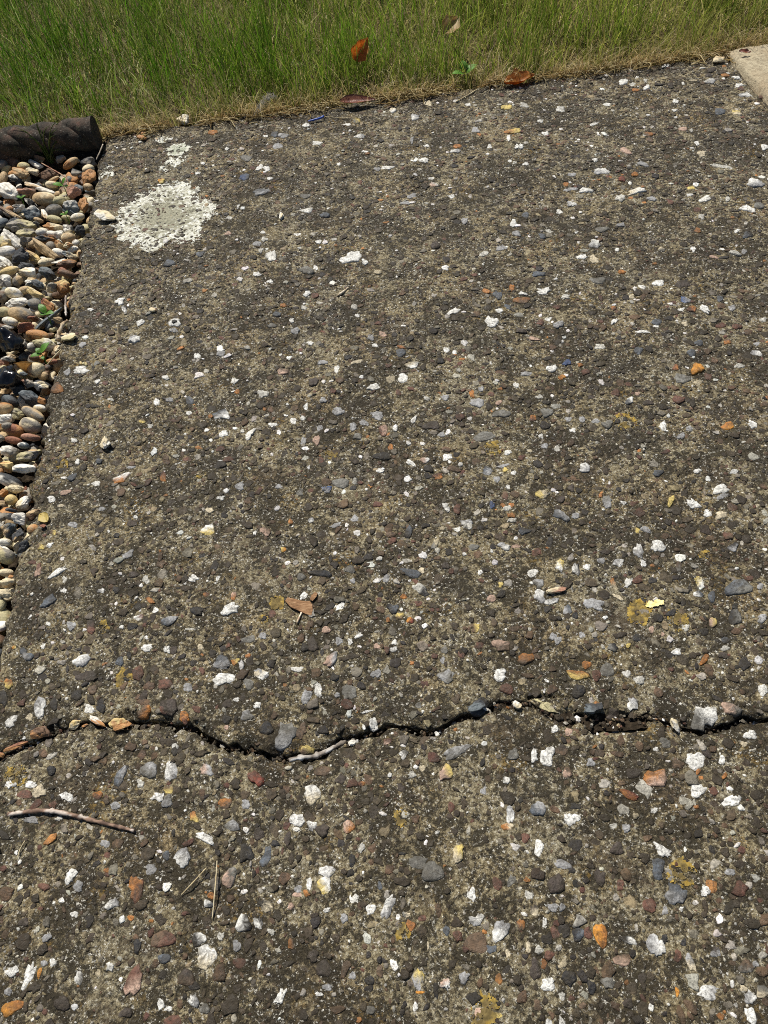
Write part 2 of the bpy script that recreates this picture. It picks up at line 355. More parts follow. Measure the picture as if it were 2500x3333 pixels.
# ------------------------------------------------------------------ embedded stones
PAL = dict(w=(.80, .79, .74), p=(.36, .36, .36), g=(.19, .185, .165), s=(.105, .12, .14), d=(.062, .048, .040), k=(.024, .024, .026), b=(.14, .092, .058), r=(.15, .07, .048),
           R=(.22, .055, .035), o=(.44, .18, .045), O=(.62, .27, .04), y=(.68, .53, .17), c=(.66, .57, .40), n=(.54, .37, .28), u=(.06, .11, .25))
SPOT = dict(w=.55, p=.35, c=.3, n=.25, y=.3)
HERO = '''
A 965 78 85 50 -10 w|A 1130 55 70 40 25 p|A 1075 100 45 50 0 g|A 950 15 65 40 0 p|A 810 115 40 35 0 p|A 170 200 50 90 10 p/w|A 715 100 60 45 0 r|A 595 55 50 70 0 r|A 370 65 95 50 -10 d|A 35 100 40 45 0 o/y|A 10 155 40 70 0 k|A 330 145 55 40 -15 k|A 400 125 45 40 0 b|A 230 185 35 55 0 k|A 435 205 45 35 0 k|A 385 210 50 35 0 w|A 622 218 65 45 -40 b/o|A 730 200 75 75 10 d|A 795 240 42 50 0 o|A 1230 320 80 110 25 p/g|A 1300 300 45 70 20 b|A 1325 380 60 40 0 y/b|A 975 255 35 40 0 k|A 980 185 40 40 0 d|A 850 210 40 30 0 r|A 1150 290 60 60 0 k|A 1610 258 40 45 0 w|A 1510 130 60 60 0 g|A 1330 150 32 70 20 p|A 1375 125 28 65 -10 w|A 45 262 70 35 -30 w|A 125 242 30 35 0 c|A 640 470 80 75 15 g/p|A 735 475 60 95 10 w/p|A 515 495 40 100 25 s/p|A 602 528 32 38 0 w|A 890 470 60 50 0 p/n|A 1105 505 80 55 35 R/r|A 1345 570 65 90 0 w/c|A 1280 685 70 60 10 w|A 1505 712 55 60 0 n/o|A 1000 712 65 50 0 g/p|A 720 605 45 55 0 p/g|A 680 585 55 35 0 w|A 725 555 40 35 0 y/b|A 970 615 60 50 0 b/o|A 1060 618 40 45 0 p|A 835 675 35 50 -10 o/y|A 885 765 90 40 30 w|A 450 788 40 35 0 p|A 40 530 45 30 0 w|A 125 530 55 30 0 w|A 165 562 65 50 -30 c|A 100 575 70 40 0 r|A 280 583 55 40 0 w|A 415 577 45 35 -20 r/o|A 215 470 40 45 0 k|A 1390 470 70 50 0 b|A 1470 505 40 50 20 d|A 1520 525 50 40 0 r|A 1560 525 35 25 0 r/o|A 1115 745 50 60 0 d|A 1390 730 60 60 0 d|A 785 850 68 85 0 w/p|A 1145 845 42 100 15 s|A 650 900 50 50 0 p|A 1060 830 60 80 0 k|A 715 840 30 45 0 s|A 1185 785 35 30 0 k|A 1240 765 30 70 10 d|A 495 625 40 40 0 p|A 130 685 60 30 0 p|A 250 678 35 20 -20 w|A 1345 710 40 45 0 w/p|A 1560 805 25 45 20 w|A 1520 860 30 60 0 k
B 270 65 65 55 0 g/p|B 500 60 55 60 0 w|B 530 120 65 42 20 r|B 410 185 110 70 -25 s/k|B 875 15 45 35 0 o|B 840 60 90 42 5 o/y|B 920 60 40 50 0 r|B 840 130 60 62 0 k|B 965 40 65 60 0 g|B 1050 55 35 30 0 w|B 1105 80 50 35 0 w|B 1075 180 50 55 20 w/p|B 1385 240 100 105 10 w/g|B 1505 205 80 60 20 n/g|B 1640 125 45 50 0 w|B 995 220 60 45 0 d|B 1010 275 34 46 0 w|B 710 405 55 95 10 w|B 770 380 55 50 0 b/d|B 650 405 30 50 0 w|B 795 478 45 50 0 n/b|B 270 480 50 75 10 n/y|B 310 390 110 45 -20 p/g|B 1350 430 80 75 20 w|B 1360 555 65 58 0 w|B 1510 600 90 52 -15 w|B 1175 505 95 75 0 n/o|B 1080 480 60 45 0 d|B 1270 440 50 50 20 b|B 1465 425 28 45 0 w|B 1590 315 60 40 0 w|B 1065 575 95 35 25 R/o|B 670 640 75 62 10 s/p|B 810 680 70 52 20 w|B 830 625 45 35 0 k|B 545 665 38 75 0 p/w|B 535 715 50 32 0 o/c|B 320 830 50 90 10 c/y|B 670 805 42 70 0 w|B 1205 815 90 42 40 w|B 995 710 35 25 0 w|B 1050 720 35 40 0 p|B 1170 645 35 30 0 w|B 1090 668 30 25 0 c|B 150 870 80 60 0 g|B 775 880 70 38 20 p|B 1190 880 55 70 0 s|B 895 435 35 40 0 p|B 530 515 35 28 20 w|B 800 300 35 38 0 n|B 740 290 30 35 0 w|B 290 630 30 50 0 r|B 610 765 40 45 0 r|B 1010 810 60 60 0 d|B 1220 350 50 40 0 g|B 1500 910 50 30 0 p|B 75 545 35 40 0 d|B 1560 355 30 25 0 c|B 560 400 50 50 0 g|B 1180 375 25 20 0 w|B 1400 395 55 30 40 d|B 85 400 40 38 0 w/g|B 15 340 40 28 -20 r/n|B 165 460 28 28 0 c|B 120 488 36 24 -15 w|B 430 560 24 36 0 p
C 585 255 65 120 10 o/r|C 990 205 60 100 25 g/n|C 1400 240 62 85 -15 y/w|C 895 318 40 35 0 s/w|C 910 285 30 32 0 o|C 300 200 40 75 30 w|C 335 245 40 50 0 p|C 480 320 60 35 -30 w/p|C 318 365 35 30 0 w|C 1145 325 70 52 20 c/k|C 1050 405 75 70 0 k/w|C 855 470 62 62 0 k/w|C 890 550 80 100 15 w/c|C 700 470 110 70 0 b/r|C 1030 575 60 50 0 r|C 705 555 60 45 -15 s|C 575 650 70 130 10 r/n|C 335 640 38 60 0 w/g|C 470 592 32 38 0 w|C 420 620 28 38 0 c|C 50 612 60 40 -25 w|C 120 630 38 120 20 w|C 225 575 32 38 0 w|C 185 577 30 30 0 p|C 165 620 18 50 10 O|C 45 770 110 58 -30 o/O|C 1210 720 38 75 30 w|C 690 755 30 55 0 w|C 720 775 40 20 0 w|C 835 740 42 60 -20 w/p|C 800 640 80 80 0 d/b|C 835 675 50 40 0 k|C 1600 340 45 50 0 w|C 1640 240 22 40 -10 s|C 1485 380 35 45 0 p|C 1255 330 28 30 0 n|C 1410 345 28 22 0 w|C 1285 255 35 30 0 p|C 1285 280 50 20 0 n|C 1350 545 55 42 -20 d|C 1395 600 70 78 0 d|C 1490 600 32 90 25 b|C 1520 630 30 40 0 p|C 1595 650 45 42 0 k|C 265 750 70 70 0 d|C 560 380 30 25 0 o|C 1255 495 30 45 0 o/b|C 1640 610 30 60 0 b|C 1410 680 50 28 -10 p|C 1375 710 30 20 0 w|C 880 775 45 45 0 g|C 950 460 28 40 20 w|C 1020 500 35 50 0 p|C 740 830 80 60 0 r|C 1115 400 38 60 0 w/k|C 590 500 35 60 0 k|C 195 465 45 30 -30 p|C 30 700 35 35 0 p|C 1170 440 32 26 0 w|C 1600 780 44 36 0 g|C 100 400 55 40 -40 d|C 540 790 60 44 0 d
D 380 280 40 58 0 w|D 625 285 42 45 0 w|D 745 235 75 85 0 d|D 490 235 40 58 0 r|D 550 220 30 55 15 g|D 1025 235 40 48 0 r|D 935 205 45 80 0 d|D 1265 275 100 85 20 p/s|D 1190 175 48 80 0 s|D 1395 262 42 40 0 w|D 1290 340 20 25 0 w|D 1150 325 70 58 0 r|D 650 350 38 55 0 c/d|D 590 410 40 50 0 b/o|D 695 400 18 45 0 w|D 740 445 38 60 -20 r|D 840 450 55 68 0 k/s|D 938 455 62 115 -15 O/o|D 1060 475 80 32 25 k/w|D 1180 500 70 100 -20 p/w|D 1215 470 35 40 0 k|D 1300 485 25 35 0 k|D 400 390 55 52 0 w/p|D 505 435 72 88 20 p/w|D 465 515 40 38 0 s|D 320 460 40 50 0 r|D 270 435 30 42 0 s|D 400 490 105 95 0 b|D 625 510 25 55 0 c|D 535 535 25 38 0 c|D 670 518 38 38 0 w|D 715 545 45 42 0 r|D 775 580 32 50 30 c|D 655 600 50 95 0 d|D 1035 560 80 60 -10 b/n|D 1275 545 40 52 0 r|D 1330 570 32 90 -20 p/c|D 1570 592 70 62 0 b/g|D 1410 705 95 62 10 w/p|D 1590 725 55 48 20 p/w|D 1560 685 35 30 0 c|D 1270 700 18 45 -10 O|D 150 640 58 95 10 p/y|D 710 670 62 58 0 w|D 770 720 30 38 0 w|D 265 665 48 44 20 w/n|D 345 640 45 55 15 p|D 225 690 22 70 0 k|D 155 702 35 14 0 O|D 135 765 25 45 0 w|D 1640 700 50 60 0 g/c|D 665 760 40 48 0 b|D 1055 750 40 48 0 d|D 970 660 60 56 0 g|D 190 500 10 35 0 c|D 435 440 22 20 0 o|D 165 382 35 30 0 r|D 95 365 35 26 0 c/g|D 60 375 22 28 0 w|D 15 330 38 120 20 w/p|D 770 335 30 38 0 p|D 730 335 45 38 0 p|D 1220 345 28 45 0 p|D 770 830 28 50 -30 w|D 490 800 50 30 0 y/b|D 410 790 40 40 0 n|D 210 180 100 90 0 g|D 140 140 60 56 0 g|D 1440 525 40 50 0 p/d|D 1120 640 40 50 0 d|D 900 680 40 60 0 k|D 800 640 70 60 0 k|D 860 760 34 30 0 b|D 1610 580 30 30 0 p
E 630 25 40 20 0 w|E 115 250 70 45 -5 w|E 113 249 36 24 -5 k!|E 845 360 35 22 0 w|E 65 545 38 25 0 w|E 810 160 35 22 20 w|E 745 235 28 30 0 w|E 665 200 50 28 20 s|E 765 295 45 38 0 p|E 915 465 55 25 0 p|E 990 500 30 38 0 w|E 1395 480 70 35 0 c/w|E 1345 545 52 58 0 w|E 1280 552 55 38 0 c|E 1190 590 75 38 -10 w|E 1335 415 55 48 -20 s|E 1240 315 50 28 20 n|E 1175 335 35 28 0 p|E 1195 375 35 20 0 w|E 1620 185 70 28 -20 w|E 370 745 85 55 0 s/w|E 195 670 50 42 0 s|E 15 672 35 38 0 w|E 375 850 50 28 -20 w|E 520 850 34 70 35 w|E 478 830 25 20 0 w|E 1210 745 65 48 0 p|E 1240 825 48 62 0 n/r|E 1135 785 50 32 20 p|E 1075 805 40 46 0 p|E 995 720 65 48 0 p|E 915 665 35 30 0 p|E 590 630 55 42 -20 w|E 755 775 35 32 0 w|E 640 795 45 25 0 w|E 880 880 36 55 30 n|E 810 880 38 40 20 p|E 1305 815 30 38 0 w|E 1405 770 22 50 30 w|E 1555 848 40 25 0 p|E 1280 915 30 38 0 o|E 1475 655 35 22 20 w|E 1585 970 65 42 -20 w|E 1465 990 50 32 0 n/w|E 1390 1005 50 28 40 w|E 1485 1035 60 40 30 k|E 1535 1075 50 38 0 o/r|E 1620 1035 80 32 10 b|E 465 1130 50 38 0 p|E 935 1150 52 44 20 p/u|E 363 1192 38 25 0 w|E 300 1258 42 32 0 c|E 1225 1045 45 25 -10 w|E 1090 1105 35 40 0 w/k|E 1010 1115 100 56 0 g|E 1580 1240 30 50 -20 w|E 1640 1250 40 58 0 r|E 50 1075 35 55 0 o/r|E 180 985 40 30 0 r|E 400 985 60 28 -15 r|E 905 990 30 45 0 r|E 1235 965 100 46 0 k|E 1500 800 90 46 0 d|E 850 1315 35 25 -30 p|E 675 1130 40 25 0 p|E 860 570 50 38 0 d|E 970 615 35 30 0 r|E 450 620 35 25 0 o|E 110 290 45 24 0 p|E 235 430 35 34 0 w|E 1580 395 35 28 0 w|E 1625 405 25 22 0 w|E 1100 465 60 20 -10 c|E 1100 212 25 20 0 w|E 1085 165 35 28 0 w|E 365 420 50 26 0 p|E 640 265 45 26 0 g|E 700 155 40 20 0 o|E 1550 455 50 28 0 k|E 1270 482 40 20 0 r|E 700 515 70 40 0 n/b|E 440 565 40 34 0 w|E 85 665 40 26 0 p|E 1575 650 50 30 0 p|E 820 695 26 36 0 w|E 895 810 34 34 -30 p|E 805 760 26 26 0 w|E 1100 855 40 40 0 g|E 190 735 34 22 0 w|E 790 1165 40 40 0 g
F 450 75 65 35 -5 w|F 335 92 45 18 15 w|F 330 125 95 34 5 b/o|F 200 100 50 42 0 s|F 255 160 45 25 20 s|F 170 240 70 55 0 w|F 210 180 40 25 0 w|F 275 60 30 38 0 o|F 525 260 60 30 -10 p|F 430 245 40 30 0 r|F 475 225 35 25 0 w|F 565 105 40 28 0 w|F 922 107 38 25 0 c|F 1068 35 70 35 0 w|F 980 55 45 25 20 w|F 1210 130 60 36 20 p/u|F 1245 180 60 28 10 r/o|F 1320 180 65 34 40 w|F 1190 180 35 18 -10 w|F 1465 165 45 28 -15 p|F 1635 230 40 22 0 w|F 1490 270 60 28 0 r|F 1060 245 60 36 0 s|F 1055 268 30 14 0 w|F 1210 258 35 25 0 c|F 825 170 30 25 0 o/r|F 755 240 35 20 0 r|F 830 240 45 22 -30 w|F 980 300 70 16 0 w|F 395 330 60 20 15 n|F 750 378 60 30 0 w|F 325 290 55 28 0 d|F 575 465 45 30 -20 u|F 490 495 60 38 0 w|F 350 520 60 22 5 p|F 545 545 35 25 -10 o/O|F 645 480 32 20 10 o|F 300 580 30 28 0 w|F 110 603 30 28 0 p|F 60 625 28 40 0 o|F 1275 500 68 60 0 O|F 1160 492 35 32 0 r/o|F 1335 540 38 42 0 r|F 1280 570 50 36 0 c|F 1195 550 90 50 0 g|F 1505 480 60 25 0 w|F 1595 410 70 34 10 w/p|F 1440 350 45 25 0 o/b|F 835 630 50 34 10 r|F 955 632 30 22 0 n|F 910 675 50 34 -30 s/w|F 1010 685 65 28 0 d|F 425 645 35 25 0 w|F 205 675 40 22 -30 n|F 90 675 75 46 0 p|F 390 760 40 34 0 o/r|F 465 730 60 50 0 g|F 220 735 100 42 -5 g|F 580 770 35 28 0 p|F 655 770 35 30 0 p|F 605 830 35 25 0 w|F 730 780 50 25 0 p|F 790 800 60 42 0 g|F 1095 805 38 55 0 w|F 1235 820 40 32 0 p|F 1190 860 45 32 0 p|F 1440 810 68 42 0 O/o|F 1575 797 60 34 30 w|F 520 925 38 32 0 w|F 455 908 40 32 0 p|F 255 945 45 25 -10 w|F 435 855 28 25 0 w|F 375 935 28 18 0 c|F 145 1045 55 52 0 p/s|F 195 1090 35 34 0 p|F 240 1035 25 28 0 y|F 225 1015 70 18 -15 p|F 255 1130 25 25 0 w|F 285 1057 30 22 0 w|F 240 1175 34 45 0 r/b|F 440 1175 60 48 0 c/y|F 670 1035 65 46 0 p/w|F 1065 1060 60 34 0 s|F 1275 1052 45 22 -10 w|F 1405 1150 80 48 -10 w|F 1415 1185 70 26 -20 p|F 1255 1225 70 48 20 w|F 1135 1210 30 65 30 y|F 1335 1275 45 38 0 w|F 1405 1290 60 46 0 c|F 1465 1245 55 42 0 r/b|F 540 1290 85 46 30 s/p|F 620 1290 45 32 0 p|F 790 1215 55 66 0 g/p|F 880 1220 35 18 20 w|F 125 855 110 48 0 g|F 595 1140 34 50 0 d|F 1600 1240 22 20 0 c|F 170 1225 28 40 0 u|F 250 1245 45 25 0 w|F 280 1310 50 20 0 w|F 740 20 80 36 0 g|F 1200 36 90 34 0 d|F 1400 118 36 34 0 s|F 1285 360 50 34 0 s|F 1245 415 50 40 0 s|F 960 400 50 36 0 s|F 540 1200 44 40 0 d|F 1600 360 34 20 0 p|F 705 650 40 24 0 d
G 290 200 80 60 -20 w/y|G 955 360 22 40 0 k|G 1220 360 40 22 -20 w|G 1390 435 120 44 15 s|G 1445 420 35 30 20 c|G 1440 520 90 50 35 w/k|G 905 442 130 38 5 k|G 810 558 32 50 30 w|G 410 632 105 56 -30 w|G 232 640 75 48 0 k|G 80 695 90 46 -10 s/p|G 215 465 60 32 5 w|G 190 738 65 12 0 w|G 345 460 20 35 20 w|G 795 455 48 45 0 g|G 640 655 38 40 0 r|G 280 550 35 25 0 o/r|G 430 560 34 40 20 n/o|G 1290 625 65 52 0 k/s|G 1225 550 30 28 0 k|G 1385 690 40 34 -20 O/R|G 1350 560 35 30 0 o|G 1330 665 45 40 0 b/y|G 1225 630 50 40 0 b|G 930 742 50 40 0 n|G 1000 805 38 44 0 p|G 1060 805 28 34 0 w|G 1105 775 50 22 -30 w|G 1295 845 45 28 0 w|G 1300 810 28 30 0 w|G 1205 830 40 30 0 n|G 960 905 50 95 35 n/p|G 908 865 20 40 0 k|G 860 825 60 76 0 d|G 815 840 45 50 0 k|G 365 915 85 72 0 p/s|G 440 915 45 34 -20 o/y|G 380 1005 110 56 -15 w|G 580 985 80 46 25 c/w|G 510 1035 52 60 0 g/p|G 60 1040 85 52 0 r|G 80 1165 95 80 0 d/r|G 165 1220 48 62 0 o/r|G 185 1055 45 40 0 p|G 260 965 28 45 -20 r|G 820 1105 44 85 25 p|G 885 1070 34 80 -10 w|G 1055 1075 75 72 0 g|G 1580 990 82 58 0 p/g|G 1200 980 52 45 0 p|G 1560 905 28 35 0 p|G 1185 1245 48 60 0 w|G 505 1210 72 58 0 p/g|G 395 1230 45 45 0 k|G 445 1120 35 25 0 w|G 560 1155 40 34 0 w|G 395 1275 30 28 0 n|G 510 790 90 38 -10 g|G 1430 600 45 28 0 r|G 105 850 45 44 0 d|G 1575 395 45 42 0 d|G 1255 465 34 45 0 p|G 1150 1180 60 12 -15 w|G 990 1095 34 30 0 p|G 1430 1150 40 36 0 g|G 985 180 60 24 -20 p|G 1085 145 40 40 -30 p|G 850 155 32 28 -20 p/w|G 605 210 60 44 0 n/b|G 1375 215 44 70 0 k/s|G 1520 280 34 60 15 c/g|G 1280 230 60 36 0 b|G 965 230 30 24 0 c|G 545 220 22 24 0 w|G 700 310 34 28 0 O/y|G 1570 850 34 40 0 g|G 1075 480 30 28 0 p|G 1060 420 60 44 0 g|G 1640 200 40 24 0 w|G 1560 195 32 24 0 c|G 250 835 36 30 0 c|G 590 775 40 40 -20 p|G 70 850 34 34 0 w
H 35 170 70 48 0 w/p|H 235 295 70 36 15 w/p|H 300 290 50 25 0 n/b|H 410 325 60 44 10 r|H 480 275 38 60 0 k|H 1065 293 75 66 0 w|H 960 320 55 80 -20 p/w|H 1470 298 60 48 0 k/p|H 1445 235 60 38 0 r/b|H 955 207 22 28 0 y|H 535 400 42 65 0 w/y|H 620 420 42 65 0 w/k|H 680 408 40 32 0 w|H 850 385 55 46 0 w/p|H 760 370 40 34 0 p|H 385 440 60 42 -15 w|H 105 430 32 32 0 w|H 420 495 60 48 0 g/p|H 425 565 60 72 -20 p/w|H 490 592 80 32 -8 p/w|H 825 495 26 80 -20 c/o|H 850 572 70 22 35 c|H 905 490 36 50 20 w|H 1180 400 34 80 0 b/g|H 1290 480 48 78 -25 y/w|H 1500 515 150 82 0 s/g|H 1285 548 60 34 0 s/w|H 1360 560 42 65 0 s|H 1485 670 72 88 0 k/g|H 1035 480 50 38 0 k|H 720 610 115 60 15 p|H 575 640 42 60 0 p/s|H 470 635 45 32 0 k|H 618 670 35 38 0 k|H 1215 728 42 42 0 w|H 1200 600 35 32 0 k|H 1135 655 60 34 -10 k|H 1315 750 60 40 0 k|H 1435 795 55 38 0 k/s|H 225 830 100 62 0 b/n|H 350 900 90 58 -15 o/b|H 1320 900 34 75 35 o|H 80 730 55 42 -20 b/y|H 290 740 60 32 -10 b|H 165 575 50 42 0 n|H 110 475 40 22 30 r|H 215 500 28 28 0 y|H 1170 860 45 40 0 w|H 1630 680 50 48 0 p|H 500 780 40 38 0 p|H 655 775 34 32 0 p|H 525 800 38 44 0 p|H 1365 700 46 56 0 n/y|H 1420 880 55 34 0 d|H 730 800 24 24 0 k|H 950 790 50 44 0 k|H 820 840 50 50 0 k/g|H 1560 465 50 30 0 r|H 1430 840 50 30 0 w|H 1620 508 40 28 0 p|H 985 385 30 40 0 w|H 1000 205 60 30 20 p|H 70 295 60 34 0 g|H 340 210 70 36 10 s/k|H 1090 770 20 24 0 n|H 905 830 26 26 0 y|H 780 325 50 28 0 d|H 1030 745 30 40 0 n
I 540 90 50 28 0 w|I 345 72 50 22 10 w|I 250 80 60 24 -10 y|I 278 213 90 24 -5 y/o|I 258 250 24 30 0 w|I 455 225 35 25 0 w|I 315 297 45 28 0 w|I 155 292 25 20 0 w|I 1490 112 55 24 0 c/y|I 1400 103 65 38 0 s|I 890 320 60 30 25 n|I 760 430 90 30 5 w/p|I 675 528 75 26 5 w|I 860 575 55 36 0 w|I 945 540 90 30 -12 w/c|I 870 470 40 26 0 R|I 940 445 40 26 0 o|I 568 495 32 24 0 o|I 1300 335 50 28 0 c|I 1590 490 95 42 5 p/w|I 1320 575 60 28 -15 w|I 1550 630 85 32 15 w|I 1440 578 35 22 0 w|I 1270 498 30 22 0 w|I 1300 672 30 28 0 w|I 1255 848 30 28 0 w|I 1085 843 40 24 0 c/g|I 720 815 65 44 -20 w/p|I 655 887 60 25 -5 w|I 720 900 60 36 40 c|I 845 848 25 20 0 w|I 285 705 36 38 0 w|I 300 760 55 26 0 p|I 220 840 55 28 0 p|I 125 870 55 28 -15 w|I 475 740 35 22 20 w|I 535 635 35 24 0 w|I 600 595 55 24 0 w/p|I 600 445 45 24 0 p|I 725 370 30 20 0 w|I 350 388 35 20 0 w|I 290 383 25 18 0 w|I 265 370 22 16 0 w|I 1200 200 50 24 0 n|I 1245 205 20 16 0 w|I 1275 275 25 24 0 w|I 1015 228 45 26 0 o/b|I 1020 260 40 26 0 b|I 1640 300 40 34 0 w|I 1130 595 45 22 30 r|I 1245 518 50 14 -5 y|I 1400 398 110 22 10 w|I 1480 870 70 24 20 w|I 1530 862 30 28 0 p|I 1550 775 60 34 0 s/k|I 870 970 45 28 0 o|I 420 980 70 26 0 s|I 440 770 40 28 0 s|I 765 738 80 32 0 g|I 1365 890 50 16 10 n|I 1490 750 40 18 -30 w|I 985 390 60 26 15 p|I 1610 610 60 40 0 g|I 1030 580 50 24 0 p|I 595 520 75 18 -5 p|I 865 715 45 22 0 p|I 20 695 40 28 0 p|I 40 62 34 16 0 w|I 430 158 30 20 0 w|I 720 168 50 14 -10 w|I 790 68 40 16 0 w|I 1160 44 30 20 0 w|I 80 205 40 30 0 p|I 350 655 40 34 0 s
N 95 560 110 60 -10 w|N 200 580 70 35 0 w|N 350 610 70 50 -15 w|N 335 540 50 30 0 w|N 230 635 90 35 0 o|N 550 385 90 35 -15 w|N 855 360 70 35 0 c|N 945 415 75 25 -5 w|N 740 575 35 30 0 w|N 1030 555 110 58 -15 w/p|N 1345 598 80 35 0 w|N 1365 630 80 40 0 r|N 1410 695 130 45 0 w/p|N 1320 515 80 35 0 w|N 1175 525 35 30 0 w|N 660 750 45 30 0 w|N 605 585 70 40 0 d|N 1580 710 50 38 0 r|N 1040 435 110 46 0 d|N 1015 495 80 42 0 d|N 650 855 60 25 0 w|N 1225 465 45 20 15 w|N 845 545 80 22 0 c
J 320 215 50 24 0 o|J 655 222 40 32 0 s|J 670 290 55 32 0 p|J 880 270 55 20 0 w|J 500 350 65 32 0 g|J 490 452 60 32 -10 s/u|J 580 535 80 36 -5 s/p|J 610 408 35 24 0 w|J 570 405 40 26 -20 w|J 830 635 65 30 -8 w|J 925 662 55 32 0 s|J 690 665 24 40 0 w|J 635 885 65 52 0 w|J 1065 890 105 56 -15 w|J 1140 915 40 28 0 w|J 1515 492 55 20 5 w/n|J 1395 555 55 26 -15 p|J 1360 593 60 16 0 p|J 1260 408 60 20 0 w|J 1460 365 55 28 0 w|J 1610 560 35 20 0 w|J 1480 57 45 30 0 c|J 1095 155 45 34 0 y/g|J 1115 235 60 24 0 w/p|J 1290 95 36 26 0 c/w|J 1395 255 18 40 10 p|J 1475 285 30 14 0 w|J 1640 290 45 22 0 o|J 400 755 40 20 -10 n|J 590 755 25 18 0 w|J 780 770 40 15 0 w|J 560 815 55 25 0 p|J 600 795 40 20 0 w|J 405 668 35 20 20 w|J 625 460 30 14 0 w|J 455 610 14 30 20 w|J 85 920 60 38 0 s|J 250 865 50 28 -10 s|J 580 855 30 24 0 w|J 1210 970 45 25 0 c|J 875 950 25 25 0 w|J 830 965 70 38 0 g|J 1575 950 40 25 0 w|J 1520 830 60 34 0 d|J 560 980 40 24 0 w|J 820 555 60 26 0 g|J 265 380 25 12 0 w|J 235 430 30 14 0 w|J 120 505 35 18 -30 w|J 40 475 35 26 0 O/y|J 1000 385 18 18 0 w|J 1210 415 40 20 0 p|J 1500 460 30 14 0 w|J 890 810 35 20 0 w|J 975 795 30 15 0 w|J 1115 483 25 20 0 r|J 745 108 34 16 0 w|J 825 175 46 20 0 w|J 1045 172 44 12 0 w|J 1410 130 50 30 0 p/w|J 90 245 34 14 0 w|J 605 232 30 14 0 w|J 700 228 60 22 0 p|J 1630 315 60 18 0 p/w
M 785 160 65 38 -20 w|M 810 205 34 40 0 w/k|M 915 295 50 36 -20 w|M 875 400 85 50 -10 p/w|M 655 315 30 20 0 w|M 590 210 40 20 0 w|M 530 610 100 52 -10 w|M 535 440 55 36 -25 p|M 440 625 50 40 -30 p|M 630 560 40 28 -20 g|M 638 690 40 25 -25 w|M 725 805 50 18 10 w|M 375 735 85 80 0 b/o|M 485 1072 40 25 0 w|M 505 1210 32 40 20 w|M 550 1188 50 34 0 r|M 645 1205 45 34 0 s|M 790 1320 140 50 -25 o/w|M 625 1348 60 38 -5 w|M 855 1245 60 20 -10 p|M 420 1070 55 58 0 d|M 335 1450 45 42 0 w|M 395 1495 45 20 -10 c|M 660 1515 50 28 -25 p|M 425 1410 70 34 -15 n|M 475 1620 60 40 0 p|M 260 1765 50 40 0 y/b|M 325 1755 50 30 -30 w|M 345 1670 45 34 0 b/y|M 250 1920 42 80 10 n/r|M 370 1940 150 30 -35 w|M 420 1980 36 50 10 w|M 415 2050 40 34 0 w|M 315 2125 135 48 -40 s|M 840 1820 80 42 -40 p|M 950 1975 50 50 20 w|M 760 2050 50 45 0 k|M 660 2055 45 30 -15 w/p|M 870 1945 75 42 -10 d|M 765 1695 35 30 0 k|M 710 1665 20 22 0 w|M 885 1570 30 25 0 w|M 470 1310 70 36 -20 s|M 700 630 60 38 0 d|M 980 970 40 30 0 w|M 930 945 45 30 0 y/b
P 520 100 60 45 0 w|P 770 125 100 95 0 p|P 980 120 105 150 0 r/d|P 1425 125 130 78 -10 k|P 1500 25 110 70 0 w/r|P 1310 130 50 38 -20 w|P 148 350 60 40 0 O/y|P 460 340 45 65 0 w|P 245 390 80 78 0 s|P 305 455 110 88 -10 s/p|P 880 490 210 120 -25 p/w|P 1290 500 90 110 20 s|P 1590 350 130 75 -15 w|P 1580 245 40 45 0 w
'''
heroes = []
for row in HERO.strip().replace('\n', '|').split('|'):
    z, x, y, w, h, a, c = row.split()
    k = ZO[z][2]; px, py = zpx(z, float(x), float(y))
    heroes.append((px, py, float(w) * k, float(h) * k, math.radians(float(a)), c))
GX0, GY0, CELL = XL - .02, -.5, .0015
OW, OH = int((XR - GX0 + .02) / CELL), int((YG - GY0 + .02) / CELL)
occ = np.zeros((OH, OW), bool)
def stamp(x, y, r):
    j0 = int((x - GX0) / CELL); i0 = int((y - GY0) / CELL); k = max(1, int(r / CELL))
    occ[max(i0 - k, 0):i0 + k + 1, max(j0 - k, 0):j0 + k + 1] = True
